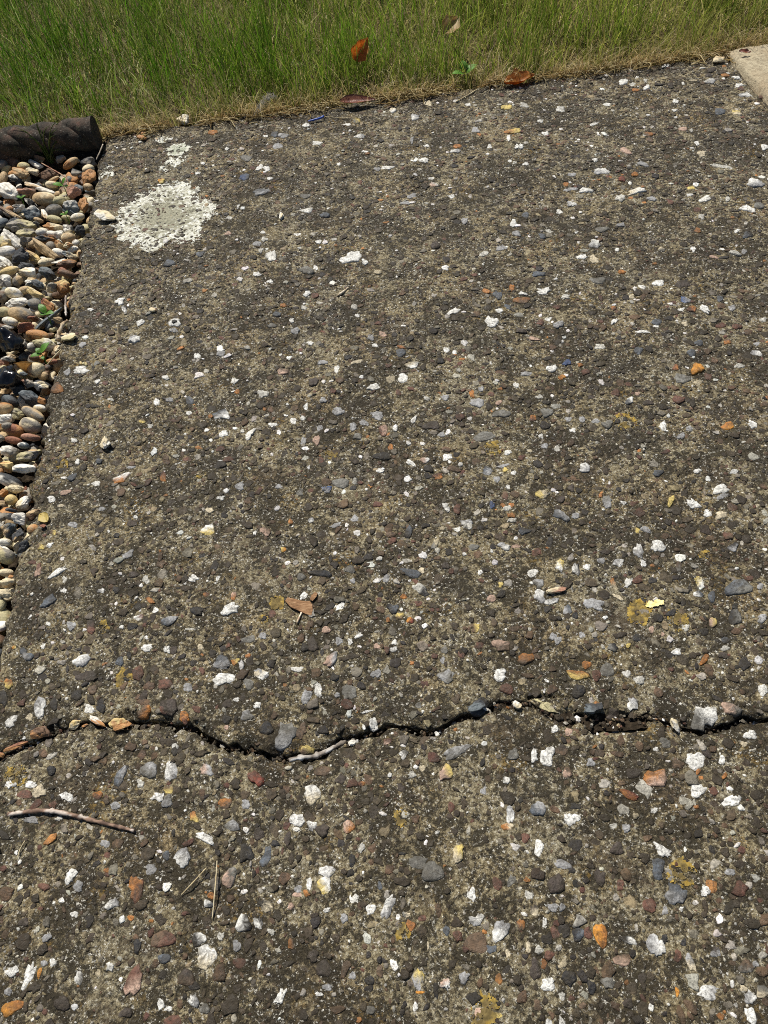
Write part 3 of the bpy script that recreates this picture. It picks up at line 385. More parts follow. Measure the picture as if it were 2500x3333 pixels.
def stone_geo(outline, hgt, col, col2, spot, seed, angular):
    """a pebble set in cement: outline polygon -> low uneven dome"""
    r = np.random.default_rng(seed)
    n = len(outline); c = outline.mean(0); V = []
    off = r.normal(0, .10, 2) * np.ptp(outline, axis=0)
    tilt = r.normal(0, .35, 2)
    prof = ((1.0, -.9), (1.0, .15), (.90 if not angular else .94, .62), (.62 if not angular else .74, .92), (.28, 1.02)) 
    rad = max(np.ptp(outline, axis=0)) / 2
    for s, hz in prof:
        pts = c + (outline - c) * s + off * (1 - s)
        zz = hz * hgt * (1 + ((pts - c) @ tilt) / rad * .5 * (hz > 0)) + (r.normal(0, .07, n) * hgt if hz > .2 else 0)
        V.append(np.column_stack([pts, zz]))
    V.append(np.array([[*(c + off), hgt]]))
    V = np.concatenate(V); q = []
    i = np.arange(n); i2 = (i + 1) % n
    for k in range(len(prof) - 1): q.append(np.stack([k * n + i, k * n + i2, (k + 1) * n + i2, (k + 1) * n + i], -1))
    L = (len(prof) - 1) * n
    tri = np.stack([L + i, L + i2, np.full(n, len(V) - 1)], -1)
    C = np.empty((len(V), 4)); mixf = np.zeros(len(V))
    if col2 is not None:
        d = r.normal(size=2); d /= np.linalg.norm(d)
        mixf = np.clip(((V[:, :2] - c) @ d) / rad * 1.4 + .45 + r.normal(0, .25, len(V)), 0, 1)
        C[:, :3] = np.array(col) * (1 - mixf[:, None]) + np.array(col2) * mixf[:, None]
    else: C[:, :3] = col
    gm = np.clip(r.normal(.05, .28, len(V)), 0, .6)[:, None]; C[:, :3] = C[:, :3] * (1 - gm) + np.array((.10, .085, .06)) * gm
    C[:, 3] = spot
    zb = slab_z(V[:, 0], V[:, 1]); V[:, 2] += .5 * zb + .5 * slab_z(c[0], c[1])
    return V, [np.concatenate(q), tri], C
built = []
for n_, (px, py, w, h, a, c) in enumerate(heroes):
    r = np.random.default_rng(1000 + n_)
    ang = r.random() < .6
    pale = c[0] in 'wpcy'
    nseg = 18 if pale else 14
    th = np.linspace(0, 2 * np.pi, nseg, endpoint=False) + r.uniform(-.12, .12, nseg)
    e = 2.6 if ang else 2.1
    rr = 1 / (np.abs(np.cos(th)) ** e + np.abs(np.sin(th)) ** e) ** (1 / e)
    rr *= 1 + (r.normal(0, .15 if c[0] == 'w' else .12, nseg) if ang else r.normal(0, .12 if pale else .05, nseg)) + .12 * np.cos(3 * th + r.uniform(0, 6)) + (.10 * np.cos(2 * th + r.uniform(0, 6)) if ang else 0)
    u = rr * np.cos(th) * w / 2 * .98; v = rr * np.sin(th) * h / 2 * .98
    ox = px + u * math.cos(a) - v * math.sin(a); oy = py + u * math.sin(a) + v * math.cos(a)
    g3 = ground(ox, oy, 0.001)[:, :2]
    cen = g3.mean(0)
    cc = c.strip('!').split('/')
    tone = r.choice([1, 1, 1, .9, .7]) if c[0] in 'wc' and w * h < 1900 else 1.0
    size = np.ptp(g3, axis=0); hg = min(.0034, .17 * min(size)) * r.uniform(.5, 1.0)
    if pale: hg *= .8
    if c[-1] == '!': hg = .0045
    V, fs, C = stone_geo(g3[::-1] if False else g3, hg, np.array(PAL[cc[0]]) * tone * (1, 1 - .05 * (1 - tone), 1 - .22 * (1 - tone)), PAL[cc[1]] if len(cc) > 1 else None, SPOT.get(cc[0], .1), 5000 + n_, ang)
    # outline runs clockwise in the picture (y down) = counter-clockwise seen from above is reversed
    fs = [f[:, ::-1] for f in fs]
    side = 0 if cen[1] > .5 * (crack_u(cen[0]) + crack_l(cen[0])) else 1
    built.append((w * h, side, V, fs, C)); stamp(cen[0], cen[1], .8 * min(size) / 2 + .0008)
acc = [Acc(), Acc()]
for side, par in ((0, rear), (1, front)):
    lst = sorted([b_ for b_ in built if b_[1] == side], key=lambda b_: -b_[0])
    for k, (_, _, V, fs, C) in enumerate(lst):
        if k < 295:
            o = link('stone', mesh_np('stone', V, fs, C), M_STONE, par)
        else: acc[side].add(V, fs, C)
# the crack keeps clear of small stones
cxx = np.arange(OW) * CELL + GX0
cyu, cyl = crack_u(cxx), crack_l(cxx)
for j in range(OW):
    occ[max(int((cyl[j] - .0012 - GY0) / CELL), 0):int((cyu[j] + .0012 - GY0) / CELL) + 1, j] = True

def in_view(x, y, pad):
    px, py, d = project(np.stack([x, y, 0 * x], -1))
    return (d > .1) & (px > -pad) & (px < 2500 + pad) & (py > -pad) & (py < 3333 + pad)
KINDS = [((.044, .033, .021), .32), ((.080, .060, .037), .20), ((.115, .072, .042), .16), ((.030, .026, .023), .12), ((.115, .055, .038), .05), ((.17, .15, .115), .09), ((.38, .355, .30), .05), ((.72, .70, .66), .035), ((.36, .16, .05), .012), ((.30, .24, .14), .02)]
kc = np.array([k[0] for k in KINDS]); kw = np.array([k[1] for k in KINDS]); kw /= kw.sum()
def scatter(dmin, dmax, per_m2, nseg, rings, seed, cover, hh=(.05, .17), white=False):
    r = np.random.default_rng(seed)
    n = int(per_m2 * (XR - XL) * (YG + .45))
    x = r.uniform(XL + .004, XR - .003, n); y = r.uniform(-.45, YG - .002, n)
    dia = dmin * (dmax / dmin) ** r.random(n)
    keep = in_view(x, y, 130) | ((r.random(n) < .6) & (dia > .0032))
    if white: keep &= r.random(n) < np.clip((fbm(x, y, 24, 75, 3) - .38) * 5, .08, 1)
    # patches of smooth paste and patches packed with stones
    keep &= r.random(n) < np.clip(.35 + 1.6 * (fbm(x, y, 16, 70, 2) - .3), .12, 1)
    x, y, dia = x[keep], y[keep], dia[keep]
    ok = np.zeros(len(x), bool)
    for i in range(len(x)):
        j0 = int((x[i] - GX0) / CELL); i0 = int((y[i] - GY0) / CELL); k = max(1, int(dia[i] * cover / CELL))
        a0, b0 = max(i0 - k, 0), max(j0 - k, 0)
        if not occ[a0:i0 + k + 1:max(1, k), b0:j0 + k + 1:max(1, k)].any():
            ok[i] = True; occ[a0:i0 + k + 1, b0:j0 + k + 1] = True
    x, y, dia = x[ok], y[ok], dia[ok]; n = len(x)
    th = np.linspace(0, 2 * np.pi, nseg, endpoint=False)[None] + r.uniform(-.25, .25, (n, nseg))
    asp = r.uniform(.42, 1.0, (n, 1)); rr = dia[:, None] / 2 * (1 + r.normal(0, .24 if white else .19, (n, nseg)))
    u, v = rr * np.cos(th), rr * np.sin(th) * asp; al = r.uniform(0, 2 * np.pi, (n, 1))
    ux, uy = u * np.cos(al) - v * np.sin(al), u * np.sin(al) + v * np.cos(al)
    hg = (dia * r.uniform(*hh, n)).clip(.0004, .0022)
    z0 = slab_z(x, y); tl = r.normal(0, .4, (n, 2))
    V = []
    for s, hz in rings:
        X_, Y_ = ux * s, uy * s
        Z_ = z0[:, None] + hg[:, None] * hz * (1 + (X_ * tl[:, :1] + Y_ * tl[:, 1:]) / dia[:, None] * (1 if hz > 0 else 0))
        V.append(np.stack([X_ + x[:, None], Y_ + y[:, None], Z_], -1))
    V.append(np.stack([x, y, z0 + hg], -1)[:, None])
    V = np.concatenate(V, 1); per = V.shape[1]
    i = np.arange(nseg); i2 = (i + 1) % nseg
    q = np.concatenate([np.stack([k * nseg + i, k * nseg + i2, (k + 1) * nseg + i2, (k + 1) * nseg + i], -1) for k in range(len(rings) - 1)])
    L = (len(rings) - 1) * nseg; tri = np.stack([L + i, L + i2, np.full(nseg, per - 1)], -1)
    kk = r.choice(len(kc), n, p=kw); col = kc[kk] * r.uniform(.75, 1.3, (n, 1)) * (1 + r.normal(0, .02, (n, 3)))
    if white: col = np.array([(.78, .76, .69), (.64, .60, .48), (.46, .44, .40)])[r.integers(0, 3, n)] * r.uniform(.75, 1.05, (n, 1))
    C = np.concatenate([col, np.where(col[:, :1] > .3, .5, .1)], 1)
    front_m = y < .5 * (crack_u(x) + crack_l(x))
    for sd, msk in ((0, ~front_m), (1, front_m)):
        ids = np.nonzero(msk)[0]
        if len(ids) == 0: continue
        b_ = (np.arange(len(ids)) * per)[:, None, None]
        acc[sd].add(V[ids].reshape(-1, 3), [(q[None] + b_).reshape(-1, 4), (tri[None] + b_).reshape(-1, 3)], np.repeat(C[ids], per, 0))
    return n
n1 = scatter(.0085, .0155, 3600, 10, ((1, -.8), (.99, .4), (.84, .82), (.5, .98)), 11, .34, (.03, .12))
n2 = scatter(.0050, .0085, 15000, 8, ((1, -.8), (.97, .45), (.70, .95)), 12, .34, (.04, .14))
n4 = scatter(.0012, .0040, 26000, 7, ((1, -.8), (.93, .6)), 14, .28, (.06, .18), True)
n3_ = scatter(.0022, .0050, 40000, 6, ((1, -.8), (.84, .8)), 13, .36, (.06, .2))
print('scatter', n1, n2, n3_)
for side, par in ((0, rear), (1, front)):
    o = link('embedded_stones', acc[side].mesh('embedded_stones'), M_STONE, par); o['kind'] = 'stuff'

# ------------------------------------------------------------------ lichen crusts growing on the slab
def lichen(name, cpx, cpy, rx, ry, rot, n, cols, centre=None, seed=0, cell=.0011, dens=.5, lift=.0009, label=None):
    """a crust one flake thick that follows the slab, with frayed edge and gaps"""
    r = np.random.default_rng(seed + 300)
    ca, sa = math.cos(rot), math.sin(rot)
    cor = ground(np.array([cpx - 1.4 * max(rx, ry), cpx + 1.4 * max(rx, ry)] * 2), np.array([cpy - 1.4 * max(rx, ry)] * 2 + [cpy + 1.4 * max(rx, ry)] * 2), 0)
    gx, gy = np.meshgrid(np.arange(cor[:, 0].min(), cor[:, 0].max(), cell), np.arange(cor[:, 1].min(), cor[:, 1].max(), cell))
    gx = gx + r.uniform(-.42, .42, gx.shape) * cell; gy = gy + r.uniform(-.42, .42, gx.shape) * cell
    gz = slab_z(gx, gy) + lift + (fbm(gx, gy, 420, seed, 2) - .5) * .0012
    px, py, _ = project(np.stack([gx, gy, 0 * gx], -1)); dx, dy = px - cpx, py - cpy
    u, v = (dx * ca + dy * sa) / rx, (-dx * sa + dy * ca) / ry; th = np.arctan2(v, u)
    edge = 1 + .16 * (vnoise(np.cos(th) + 3, np.sin(th) + 3, 2.2, seed) - .5) * 2 + .10 * (vnoise(np.cos(th) + 3, np.sin(th) + 3, 6, seed + 3) - .5) * 2
    q_ = np.hypot(u, v) / edge
    gap = .5 * fbm(gx, gy, 240, 80 + seed, 3) + .5 * fbm(gx, gy, 90, 85 + seed, 3)
    keep = gap + .22 * r.normal(0, .18, gx.shape) > (1 - dens) * .62 + .16 + np.clip(q_ - .80, 0, 9) * 1.5
    idx = np.arange(gx.size).reshape(gx.shape); kf = keep[:-1, :-1]
    q = np.stack([idx[:-1, :-1], idx[:-1, 1:], idx[1:, 1:], idx[1:, :-1]], -1)[kf]
    used_, inv = np.unique(q.ravel(), return_inverse=True); V = np.stack([gx, gy, gz], -1).reshape(-1, 3)[used_]; qq = q_.ravel()[used_]
    m_ = len(V); ci = np.clip((fbm(V[:, 0], V[:, 1], 330, 95 + seed, 3) - .3) * 2.2 * len(cols), 0, len(cols) - 1).astype(int); c1 = np.array(cols)[ci] * r.uniform(.8, 1.08, (m_, 1))
    if centre is not None:
        f_ = np.clip((.80 - qq) * 3.5 + (fbm(V[:, 0], V[:, 1], 260, 90 + seed, 3) - .5) * 5.0, 0, 1)[:, None]; c1 = c1 * (1 - f_) + np.array(centre) * r.uniform(.7, 1.15, (m_, 1)) * f_
    inv = inv.reshape(-1, 4); Vb = V.copy(); Vb[:, 2] -= .003
    o = link(name, mesh_np(name, V, [inv], c1), M_LICH, rear if V[:, 1].mean() > .26 else front)
    o['kind'] = 'stuff'
    if label: o['label'] = label
    return o
WHT = [(.50, .49, .40), (.62, .62, .54), (.73, .73, .67)]
YEL = [(.30, .20, .045), (.38, .27, .07), (.24, .18, .06)]
lichen('lichen', 530, 705, 158, 96, math.radians(-14), 0, WHT, (.30, .29, .215), 1, dens=.88, lift=.0006, label='large pale grey-green lichen patch with white rim')
lichen('lichen', 578, 486, 46, 24, math.radians(-10), 0, WHT, (.42, .44, .34), 2, dens=.6, label='small whitish lichen patch near the lawn edge')
lichen('lichen', 525, 452, 22, 13, 0, 0, WHT, None, 3, dens=.5)
lichen('lichen', 560, 533, 62, 18, math.radians(-28), 0, WHT, None, 4, dens=.45)
lichen('lichen', 345, 560, 36, 22, math.radians(-20), 0, WHT, None, 5, dens=.35)
lichen('lichen', 460, 795, 40, 14, math.radians(25), 0, WHT, None, 6, dens=.4)
for k, (z, x, y, rx, ry, n) in enumerate([('H', 960, 660, 60, 70, 330), ('H', 1170, 690, 55, 60, 220), ('D', 430, 790, 58, 75, 430), ('D', 1290, 190, 60, 60, 330), ('A', 535, 85, 34, 40, 200), ('F', 880, 790, 70, 40, 170), ('P', 1110, 150, 60, 80, 130),
                                           ('P', 1350, 700, 90, 110, 160), ('G', 590, 690, 26, 22, 60), ('G', 660, 600, 40, 40, 110), ('E', 950, 960, 40, 26, 60), ('E', 255, 1075, 28, 18, 50), ('F', 160, 930, 60, 40, 120), ('H', 1320, 345, 36, 26, 50), ('A', 60, 500, 50, 50, 120), ('B', 70, 680, 36, 40, 90), ('M', 400, 1230, 40, 40, 100), ('D', 80, 440, 34, 40, 130)]):
    qx, qy = zpx(z, x, y); s_ = ZO[z][2]
    lichen('lichen', qx, qy, rx * s_ * 1.2, ry * s_ * 1.2, 0, 0, YEL, (.16, .12, .05), 20 + k, cell=.0011, dens=.46 + .1 * (k < 4), lift=.0007)
qx, qy = zpx('H', 1040, 612); lichen('lichen', qx, qy, 30, 12, math.radians(-8), 0, [(.82, .66, .26), (.86, .74, .38)], None, 50, cell=.0009, dens=.75, lift=.0022, label='bright yellow crusty dropping on the slab')  # a yellow dropping, modelled with the lichen crust builder

# ------------------------------------------------------------------ gravel bed
def ico(sub):
    bm = bmesh.new(); bmesh.ops.create_icosphere(bm, subdivisions=sub, radius=1)
    v = np.array([x.co[:] for x in bm.verts]); f = np.array([[q.index for q in x.verts] for x in bm.faces]); bm.free(); return v, f
ICO4, ICO3, ICO2 = ico(4), ico(3), ico(2)
PC = dict(W=(.74, .70, .61), C=(.66, .56, .37), T=(.46, .33, .18), O=(.42, .21, .08), B=(.15, .09, .055), R=(.25, .105, .06), G=(.24, .215, .175), D=(.05, .052, .055), K=(.005, .005, .0055), S=(.12, .14, .15), L=(.44, .39, .22), Y=(.60, .45, .20), P=(.38, .20, .13))
PW = dict(W='white', C='cream', T='tan', O='orange', B='dark brown', R='rust-red', G='grey', D='charcoal', K='black', S='slate-blue', L='olive-buff', Y='yellow', P='pinkish brown')
def pebble_geo(base, shape, ax, rot, col, col2, seed, spot=.25):
    """ax semi-axes (3), rot yaw; returns vertices about the origin"""
    r = np.random.default_rng(seed); v, f = base
    d = v / np.linalg.norm(v, axis=1)[:, None]
    rad = np.ones(len(d))
    if shape in 'fl':
        nc = 12 if shape == 'f' else 8
        nn = r.normal(size=(nc, 3)); nn /= np.linalg.norm(nn, axis=1)[:, None]; dist = r.uniform(.45, .80, nc)
        dd = d @ nn.T; cut = np.where(dd > .05, dist[None] / np.maximum(dd, .05), 9.)
        kk = 36.0; allc = np.concatenate([cut, np.ones((len(d), 1))], 1)
        rad = -np.log(np.exp(-kk * np.minimum(allc, 4)).sum(1)) / kk
        rad += (n3(d, 2.6, seed % 90) - .5) * .45
    elif shape == 'k':
        rad += (n3(d, 1.5, seed % 90) - .5) * 1.0 + (n3(d, 3.8, seed % 90 + 3) - .5) * .45
    else:
        rad += (n3(d, 1.1, seed % 90) - .5) * .34
    rad += (n3(d, 7, seed % 90 + 7) - .5) * (.05 if shape == 'r' else .10)
    p = d * rad[:, None]
    p /= np.abs(p).max(0)[None]
    m1 = np.zeros(len(d))
    if col2 is not None:
        n_ = r.normal(size=3); n_[2] = abs(n_[2]) * .5; n_ /= np.linalg.norm(n_)
        m1 = np.clip((d @ n_) * 1.6 + (n3(d, 3.0, seed % 80 + 20) - .5) * 5.0 + r.uniform(-.25, .25) + .35, 0, 1)
    C = np.ones((len(d), 4)); C[:, :3] = np.array(col) * (1 - m1[:, None]) + np.array(col if col2 is None else col2) * m1[:, None]; C[:, 3] = spot
    p = p * np.array(ax)[None]
    tl = r.normal(0, .18, 2); p[:, 2] += p[:, 0] * tl[0] + p[:, 1] * tl[1]
    c, s = math.cos(rot), math.sin(rot)
    p = np.stack([p[:, 0] * c - p[:, 1] * s, p[:, 0] * s + p[:, 1] * c, p[:, 2]], -1)
    return p, f, C
def place_from_px(px, py, w, h, a, z, flat=.8):
    """semi-axes and yaw of a stone seen with this picture size while lying at height z"""
    u = np.array([math.cos(a), math.sin(a)]); v = np.array([-math.sin(a), math.cos(a)])
    c = ground(px, py, z)
    e1 = (ground(px + u[0] * w / 2, py + u[1] * w / 2, z) - ground(px - u[0] * w / 2, py - u[1] * w / 2, z))[:2] / 2
    e2 = (ground(px + v[0] * h / 2, py + v[1] * h / 2, z) - ground(px - v[0] * h / 2, py - v[1] * h / 2, z))[:2] / 2
    l1, l2 = np.linalg.norm(e1), np.linalg.norm(e2)
    sc = project(c)[2] / F; m_ = .5 * min(w, h) * sc
    cz = m_ * flat
    sk_ = 1 - (.36 + .9 * max(flat - .8, 0)) * math.hypot(c[0], c[1]) / math.hypot(CAM_H, math.hypot(c[0], c[1]))
    if abs(e1[0]) / l1 > abs(e2[0]) / l2: l2 = max(l2 * sk_, m_ * .7); yaw = math.atan2(e1[1], e1[0])
    else: l1 = max(l1 * sk_, m_ * .7); yaw = math.atan2(e1[1], e1[0])
    return c, (l1, l2, cz), yaw
PEB = '''
6 165 720 170 150 0 r G/B|6 35 770 110 150 0 r G|6 345 690 130 70 0 f T|6 500 690 200 110 35 f L/B|6 490 775 220 105 20 f W|6 315 800 150 100 0 r Y/L|6 270 890 270 140 15 k O/T|6 95 830 150 100 -20 f L|6 50 950 100 130 0 r T|6 175 965 140 90 0 f W/D|6 440 870 150 100 0 f G/C|6 650 890 250 140 10 f B|6 955 750 210 105 -15 r T/O|6 1010 705 110 60 0 r C|6 1180 750 230 150 20 f G/D|6 1195 830 150 105 -20 r C|6 1180 935 220 150 -15 f O|6 1030 880 120 90 0 f G/D|6 820 690 140 80 0 f W/G|6 720 975 170 50 0 r T|6 700 1040 150 90 -15 r O/C|6 490 1065 260 75 5 l W/T|6 110 1130 260 200 30 k W|6 370 1140 270 110 10 f B/P|6 600 1120 220 60 0 l G/W|6 600 1235 290 180 15 r C/T|6 790 1265 150 120 -60 r L|6 1060 1090 230 110 50 f S|6 1010 1150 190 150 0 f P|6 1190 1075 110 90 0 r B/T|6 430 1290 180 130 45 f W/K|6 420 1430 240 160 0 f W/S|6 250 1350 150 100 0 f W/G|6 720 1400 220 170 0 r G/D|6 600 1440 230 65 65 l T/W|6 950 1360 240 190 0 f S/W|6 1130 1320 190 130 70 k O|6 740 1510 160 95 0 r L|6 1050 1480 170 85 -20 r C/W|6 900 1490 110 75 0 r L|6 140 1430 300 85 15 l B/T|6 30 1560 110 230 0 r S|6 200 1540 180 95 0 f D|6 300 1600 360 150 -10 f G/L|6 480 1580 100 80 0 f L/K|6 520 1520 100 60 0 r T|6 390 1690 290 120 -15 f L/G|6 570 1680 150 105 0 r W/C|6 720 1610 280 130 10 f O/C|6 930 1640 130 125 0 f W/G|6 1065 1660 130 140 0 f D|6 690 1705 110 75 0 r W|6 800 1720 140 115 0 k W|6 920 1770 155 140 0 r T/C|6 600 1780 270 105 -15 f O/D|6 150 1770 240 190 30 f W
7 85 175 170 110 0 f Y/C|7 350 150 170 140 0 f D/G|7 430 190 150 85 0 r B/T|7 790 190 130 105 0 f T/O|7 920 205 120 85 0 k C/O|7 1025 170 80 105 0 r W/B|7 600 270 290 160 25 f T|7 690 220 110 120 0 r G|7 785 300 140 105 0 r W|7 975 255 160 80 0 k W/T|7 930 335 150 85 0 f S/C|7 90 290 220 140 0 r G/W|7 260 350 260 200 0 f D|7 430 350 210 140 30 k Y/T|7 625 430 200 105 -30 r C|7 810 420 200 75 -15 l W|7 880 450 270 115 -10 k B/O|7 830 560 140 110 0 f R|7 910 590 180 115 0 r B|7 60 430 180 110 30 f W|7 30 490 100 120 0 f G/W|7 120 550 260 105 -12 r C/Y|7 390 560 270 140 25 f W/C|7 650 590 230 160 10 f S/D|7 370 490 200 85 0 f D|7 80 700 200 180 0 f G/W|7 240 680 130 115 0 r T/G|7 400 710 150 95 -70 f S/W|7 530 740 200 120 20 f D/S|7 840 760 200 170 0 k O/Y|7 690 780 150 150 0 f C/G|7 190 850 190 160 0 r C/W|7 330 810 170 105 0 r T/L|7 510 860 310 85 15 f C/Y|7 40 890 150 170 0 r G/B|7 240 980 310 130 -12 k W|7 480 1000 150 170 0 r G/S|7 640 1010 180 160 20 f O/R|7 290 1140 290 170 5 r G/T|7 430 1080 90 60 0 r W|7 70 1100 180 140 0 r L/T|7 440 1180 150 130 0 f R/B|7 670 1180 440 100 -28 l S|7 140 1230 190 105 10 r C/W|7 350 1310 230 140 5 f R|7 510 1410 260 130 5 r T/O|7 800 1220 140 75 0 f T|7 80 1310 180 60 0 f W/G|7 340 1530 230 95 70 f W/G|7 620 1530 280 170 10 k W/L|7 430 1580 120 115 0 r W/G|7 770 1600 200 75 -70 f C/T|7 720 1340 120 75 0 f L|7 130 1480 400 390 0 f K|7 110 1730 200 80 -10 f W/T|7 50 1800 130 110 0 f P/R|7 700 1770 140 75 0 r R/O|7 460 1720 130 85 0 r B
1 490 225 220 180 -20 r Y/C|1 120 80 180 80 0 f W/G|1 90 330 400 440 0 f K|1 200 360 170 130 0 f O/B|1 375 410 200 150 20 f G/P|1 590 310 130 105 0 r B/T|1 565 430 190 120 15 f W/C|1 200 460 150 120 -60 f G/T|1 265 500 150 150 0 k D|1 130 640 220 160 25 r S/D|1 430 630 300 200 5 f D/S|1 560 640 110 95 -60 f O|1 540 745 150 105 0 r C/W|1 450 820 280 160 25 r T/G|1 70 750 190 190 0 r T/O|1 235 830 160 150 0 f G/L|1 75 880 160 115 0 k W|1 405 975 270 205 15 r G/C|1 190 1040 220 170 10 r O/R|1 100 980 130 115 0 r G|1 180 1175 210 95 5 r R|1 415 1135 200 105 -12 r P|1 320 1245 140 105 10 r S/W|1 440 1235 90 50 0 f D|1 130 1330 200 210 0 k W/G|1 340 1390 320 170 -12 f G/L|1 20 1150 100 105 0 f G|1 15 1330 80 220 0 f T|1 100 1530 190 180 0 f Y/O|1 330 1570 280 155 5 f W|1 120 1720 290 180 10 r W/D|1 230 1830 190 130 0 k C
2 40 230 110 120 0 f O|2 150 320 150 150 0 r Y|2 315 350 270 130 -70 k W/C|2 30 370 110 100 0 f T/B|2 160 465 150 85 0 f D|2 145 550 120 100 0 r G/D|2 25 550 120 180 0 r G|2 275 590 170 160 0 f W|2 460 540 220 150 -15 f T/B|2 465 730 170 165 0 r O/T|2 100 720 230 180 -25 f S/T|2 240 800 260 120 -60 l T/D|2 75 890 140 115 0 r C/W|2 50 960 150 55 25 l W|2 320 950 180 130 -25 f D|2 90 1090 200 190 0 r G/L|2 80 1300 170 110 -10 r C|2 90 1440 230 160 -15 k T/C|2 160 1365 80 75 0 f O|2 70 1580 140 160 0 k C|2 20 1740 110 190 0 r L
'''
pebs = []
for i, row in enumerate(PEB.strip().replace('\n', '|').split('|')):
    z, x, y, w, h, a, sh, c = row.split(); k = ZO[z][2]
    px, py = zpx(z, float(x), float(y)); pebs.append(dict(px=px, py=py, w=float(w) * k * 1.16, h=float(h) * k * 1.16, a=math.radians(float(a)), sh=sh, c=c.split('/'), i=i))
SH = dict(r='rounded pebble', f='angular flint', k='knobbly flint', l='flat flint flake')
def base_desc(p):
    ar = p['w'] * p['h']; sz = 'large ' if ar > 2300 else 'small ' if ar < 800 else ''
    asp = max(p['w'], p['h']) / min(p['w'], p['h']); ln = 'elongated ' if asp > 2.1 else ''
    return sz + ln + ' and '.join(PW[c] for c in p['c']) + ' ' + SH[p['sh']]
LAND = [('the rope edging end', 320, 470), ('the upper seedling', 208, 612), ('the middle seedling', 150, 1032), ('the lower seedling', 150, 1170), ('the large pale lichen', 420, 720), ('the curled brown dead leaf', 78, 1215)]
for p in pebs: p['d'] = base_desc(p)
from collections import Counter
cnt = Counter(p['d'] for p in pebs)
used = set()
for p in pebs:
    lab = p['d']
    ex = XL; edge_px = 333 - .205 * (p['py'] - 478)
    if edge_px - p['px'] < 30 + p['w'] * .4: lab += ' against the slab edge'
    elif p['py'] < 565: lab += ' below the rope edging'
    if cnt[p['d']] > 1 or lab in used:
        near = sorted([q for q in pebs if q is not p and cnt[q['d']] == 1], key=lambda q: (q['px'] - p['px']) ** 2 + (q['py'] - p['py']) ** 2)
        for q in near:
            rel = 'behind' if q['py'] - p['py'] > 18 else 'before' if p['py'] - q['py'] > 18 else 'beside'
            l2 = p['d'] + f' {rel} the ' + q['d']
            if l2 not in used and len(l2.split()) <= 16: lab = l2; break
    if len(lab.split()) < 5: lab += ' in the gravel bed'
    used.add(lab); p['lab'] = lab
PEB_XY = []
for p in pebs:
    r = np.random.default_rng(200 + p['i'])
    c0, ax, yaw = place_from_px(p['px'], p['py'], p['w'], p['h'], p['a'], -.006)
    c, ax, yaw = place_from_px(p['px'], p['py'], p['w'], p['h'], p['a'], -.007 + r.uniform(-.003, .006) + (.008 if p['c'][0] == 'K' else 0), .98)
    if p['sh'] == 'l': ax = (ax[0], ax[1], ax[2] * .6)
    cols = [PC[q] for q in p['c']]
    V, f, C = pebble_geo(ICO4, p['sh'], ax, yaw, cols[0], cols[1] if len(cols) > 1 else None, 700 + p['i'], .6 if p['c'][0] == 'W' else .25)
    # never push through the slab edge
    V[:, 0] = np.minimum(V[:, 0], XL + .002 - c[0]) if c[0] < XL - .004 else V[:, 0]
    o = link('pebble', mesh_np('pebble', V, [f], C, p['sh'] == 'r' or p['c'][0] == 'K'), M_BLK if p['c'][0] == 'K' else M_PEB); o.location = c
    tag(o, p['lab'], 'pebble', 'pebbles of the gravel bed'); PEB_XY.append((c[0], c[1], max(ax[:2])))
# lower layers and the bed beyond: uncounted gravel
r = np.random.default_rng(77); GA = Acc()
BEDX0, BEDY1 = -1.05, 1.545
cand = []
for k in range(5200):
    x = r.uniform(BEDX0, XL - .004); y = r.uniform(-.42, BEDY1 - .005); cand.append((x, y, r.uniform(.0065, .015), r.uniform(-.042, -.030)))
fc = ['W', 'C', 'T', 'G', 'B', 'C', 'G', 'W', 'D', 'S', 'L', 'T', 'L', 'B', 'T', 'O']
pxy = np.array(PEB_XY)
for k, (x, y, s, z) in enumerate(cand):
    vis = bool(in_view(np.array([x]), np.array([y]), 60)[0])
    if not vis:
        s *= 1.15; z += r.choice([.0, .016])
    else:
        d = np.hypot(pxy[:, 0] - x, pxy[:, 1] - y) - pxy[:, 2]
        if d.min() > .005: z = r.uniform(-.024, -.016)
        if k % 2 and d.min() < 0: continue
    x = min(x, XL - s * .95)
    c1, c2 = r.choice(fc), r.choice(fc)
    V, f, C = pebble_geo(ICO3 if vis else ICO2, r.choice(list('rrffk')), (s * r.uniform(.8, 1.2), s * r.uniform(.65, 1.0), s * r.uniform(.5, .8)), r.uniform(0, 6.3), PC[c1], PC[c2] if r.random() < .5 else None, 3000 + k, .3)
    GA.add(V + np.array([x, y, z]), [f], C)
o = link('gravel', GA.mesh('gravel'), M_PEB); tag(o, 'smaller mixed flint gravel filling the bed beneath the larger pebbles', 'gravel', kind='stuff')

# ------------------------------------------------------------------ stones lying loose on the slab and in its crack
def loose(z, x, y, w, h, a, sh, cs, label, name='loose_stone', cat='stone', lift=None, flat=.7, seed=0, group=None):
    k = ZO[z][2]; px, py = zpx(z, x, y)
    c, ax, yaw = place_from_px(px, py, w * k, h * k, math.radians(a), 0, flat)
    zz = (slab_z(c[0], c[1]) + ax[2] * .88 + .0008) if lift is None else lift
    c, ax, yaw = place_from_px(px, py, w * k, h * k, math.radians(a), zz, flat)
    cols = [PC[q] for q in cs.split('/')]
    V, f, C = pebble_geo(ICO4, sh, ax, yaw, cols[0], cols[1] if len(cols) > 1 else None, 9000 + seed, .35)
    o = link(name, mesh_np(name, V, [f], C, sh == 'r'), M_PEB); o.location = c; tag(o, label, cat, group); return o
loose('7', 940, 1440, 270, 190, 5, 'f', 'L/C', 'flat olive-yellow flint perched on the slab edge above gravel', seed=1, flat=.5)
loose('1', 1425, 1215, 240, 165, 78, 'f', 'W/C', 'single cream-white flint standing loose on the slab near gravel', seed=2, flat=.8)
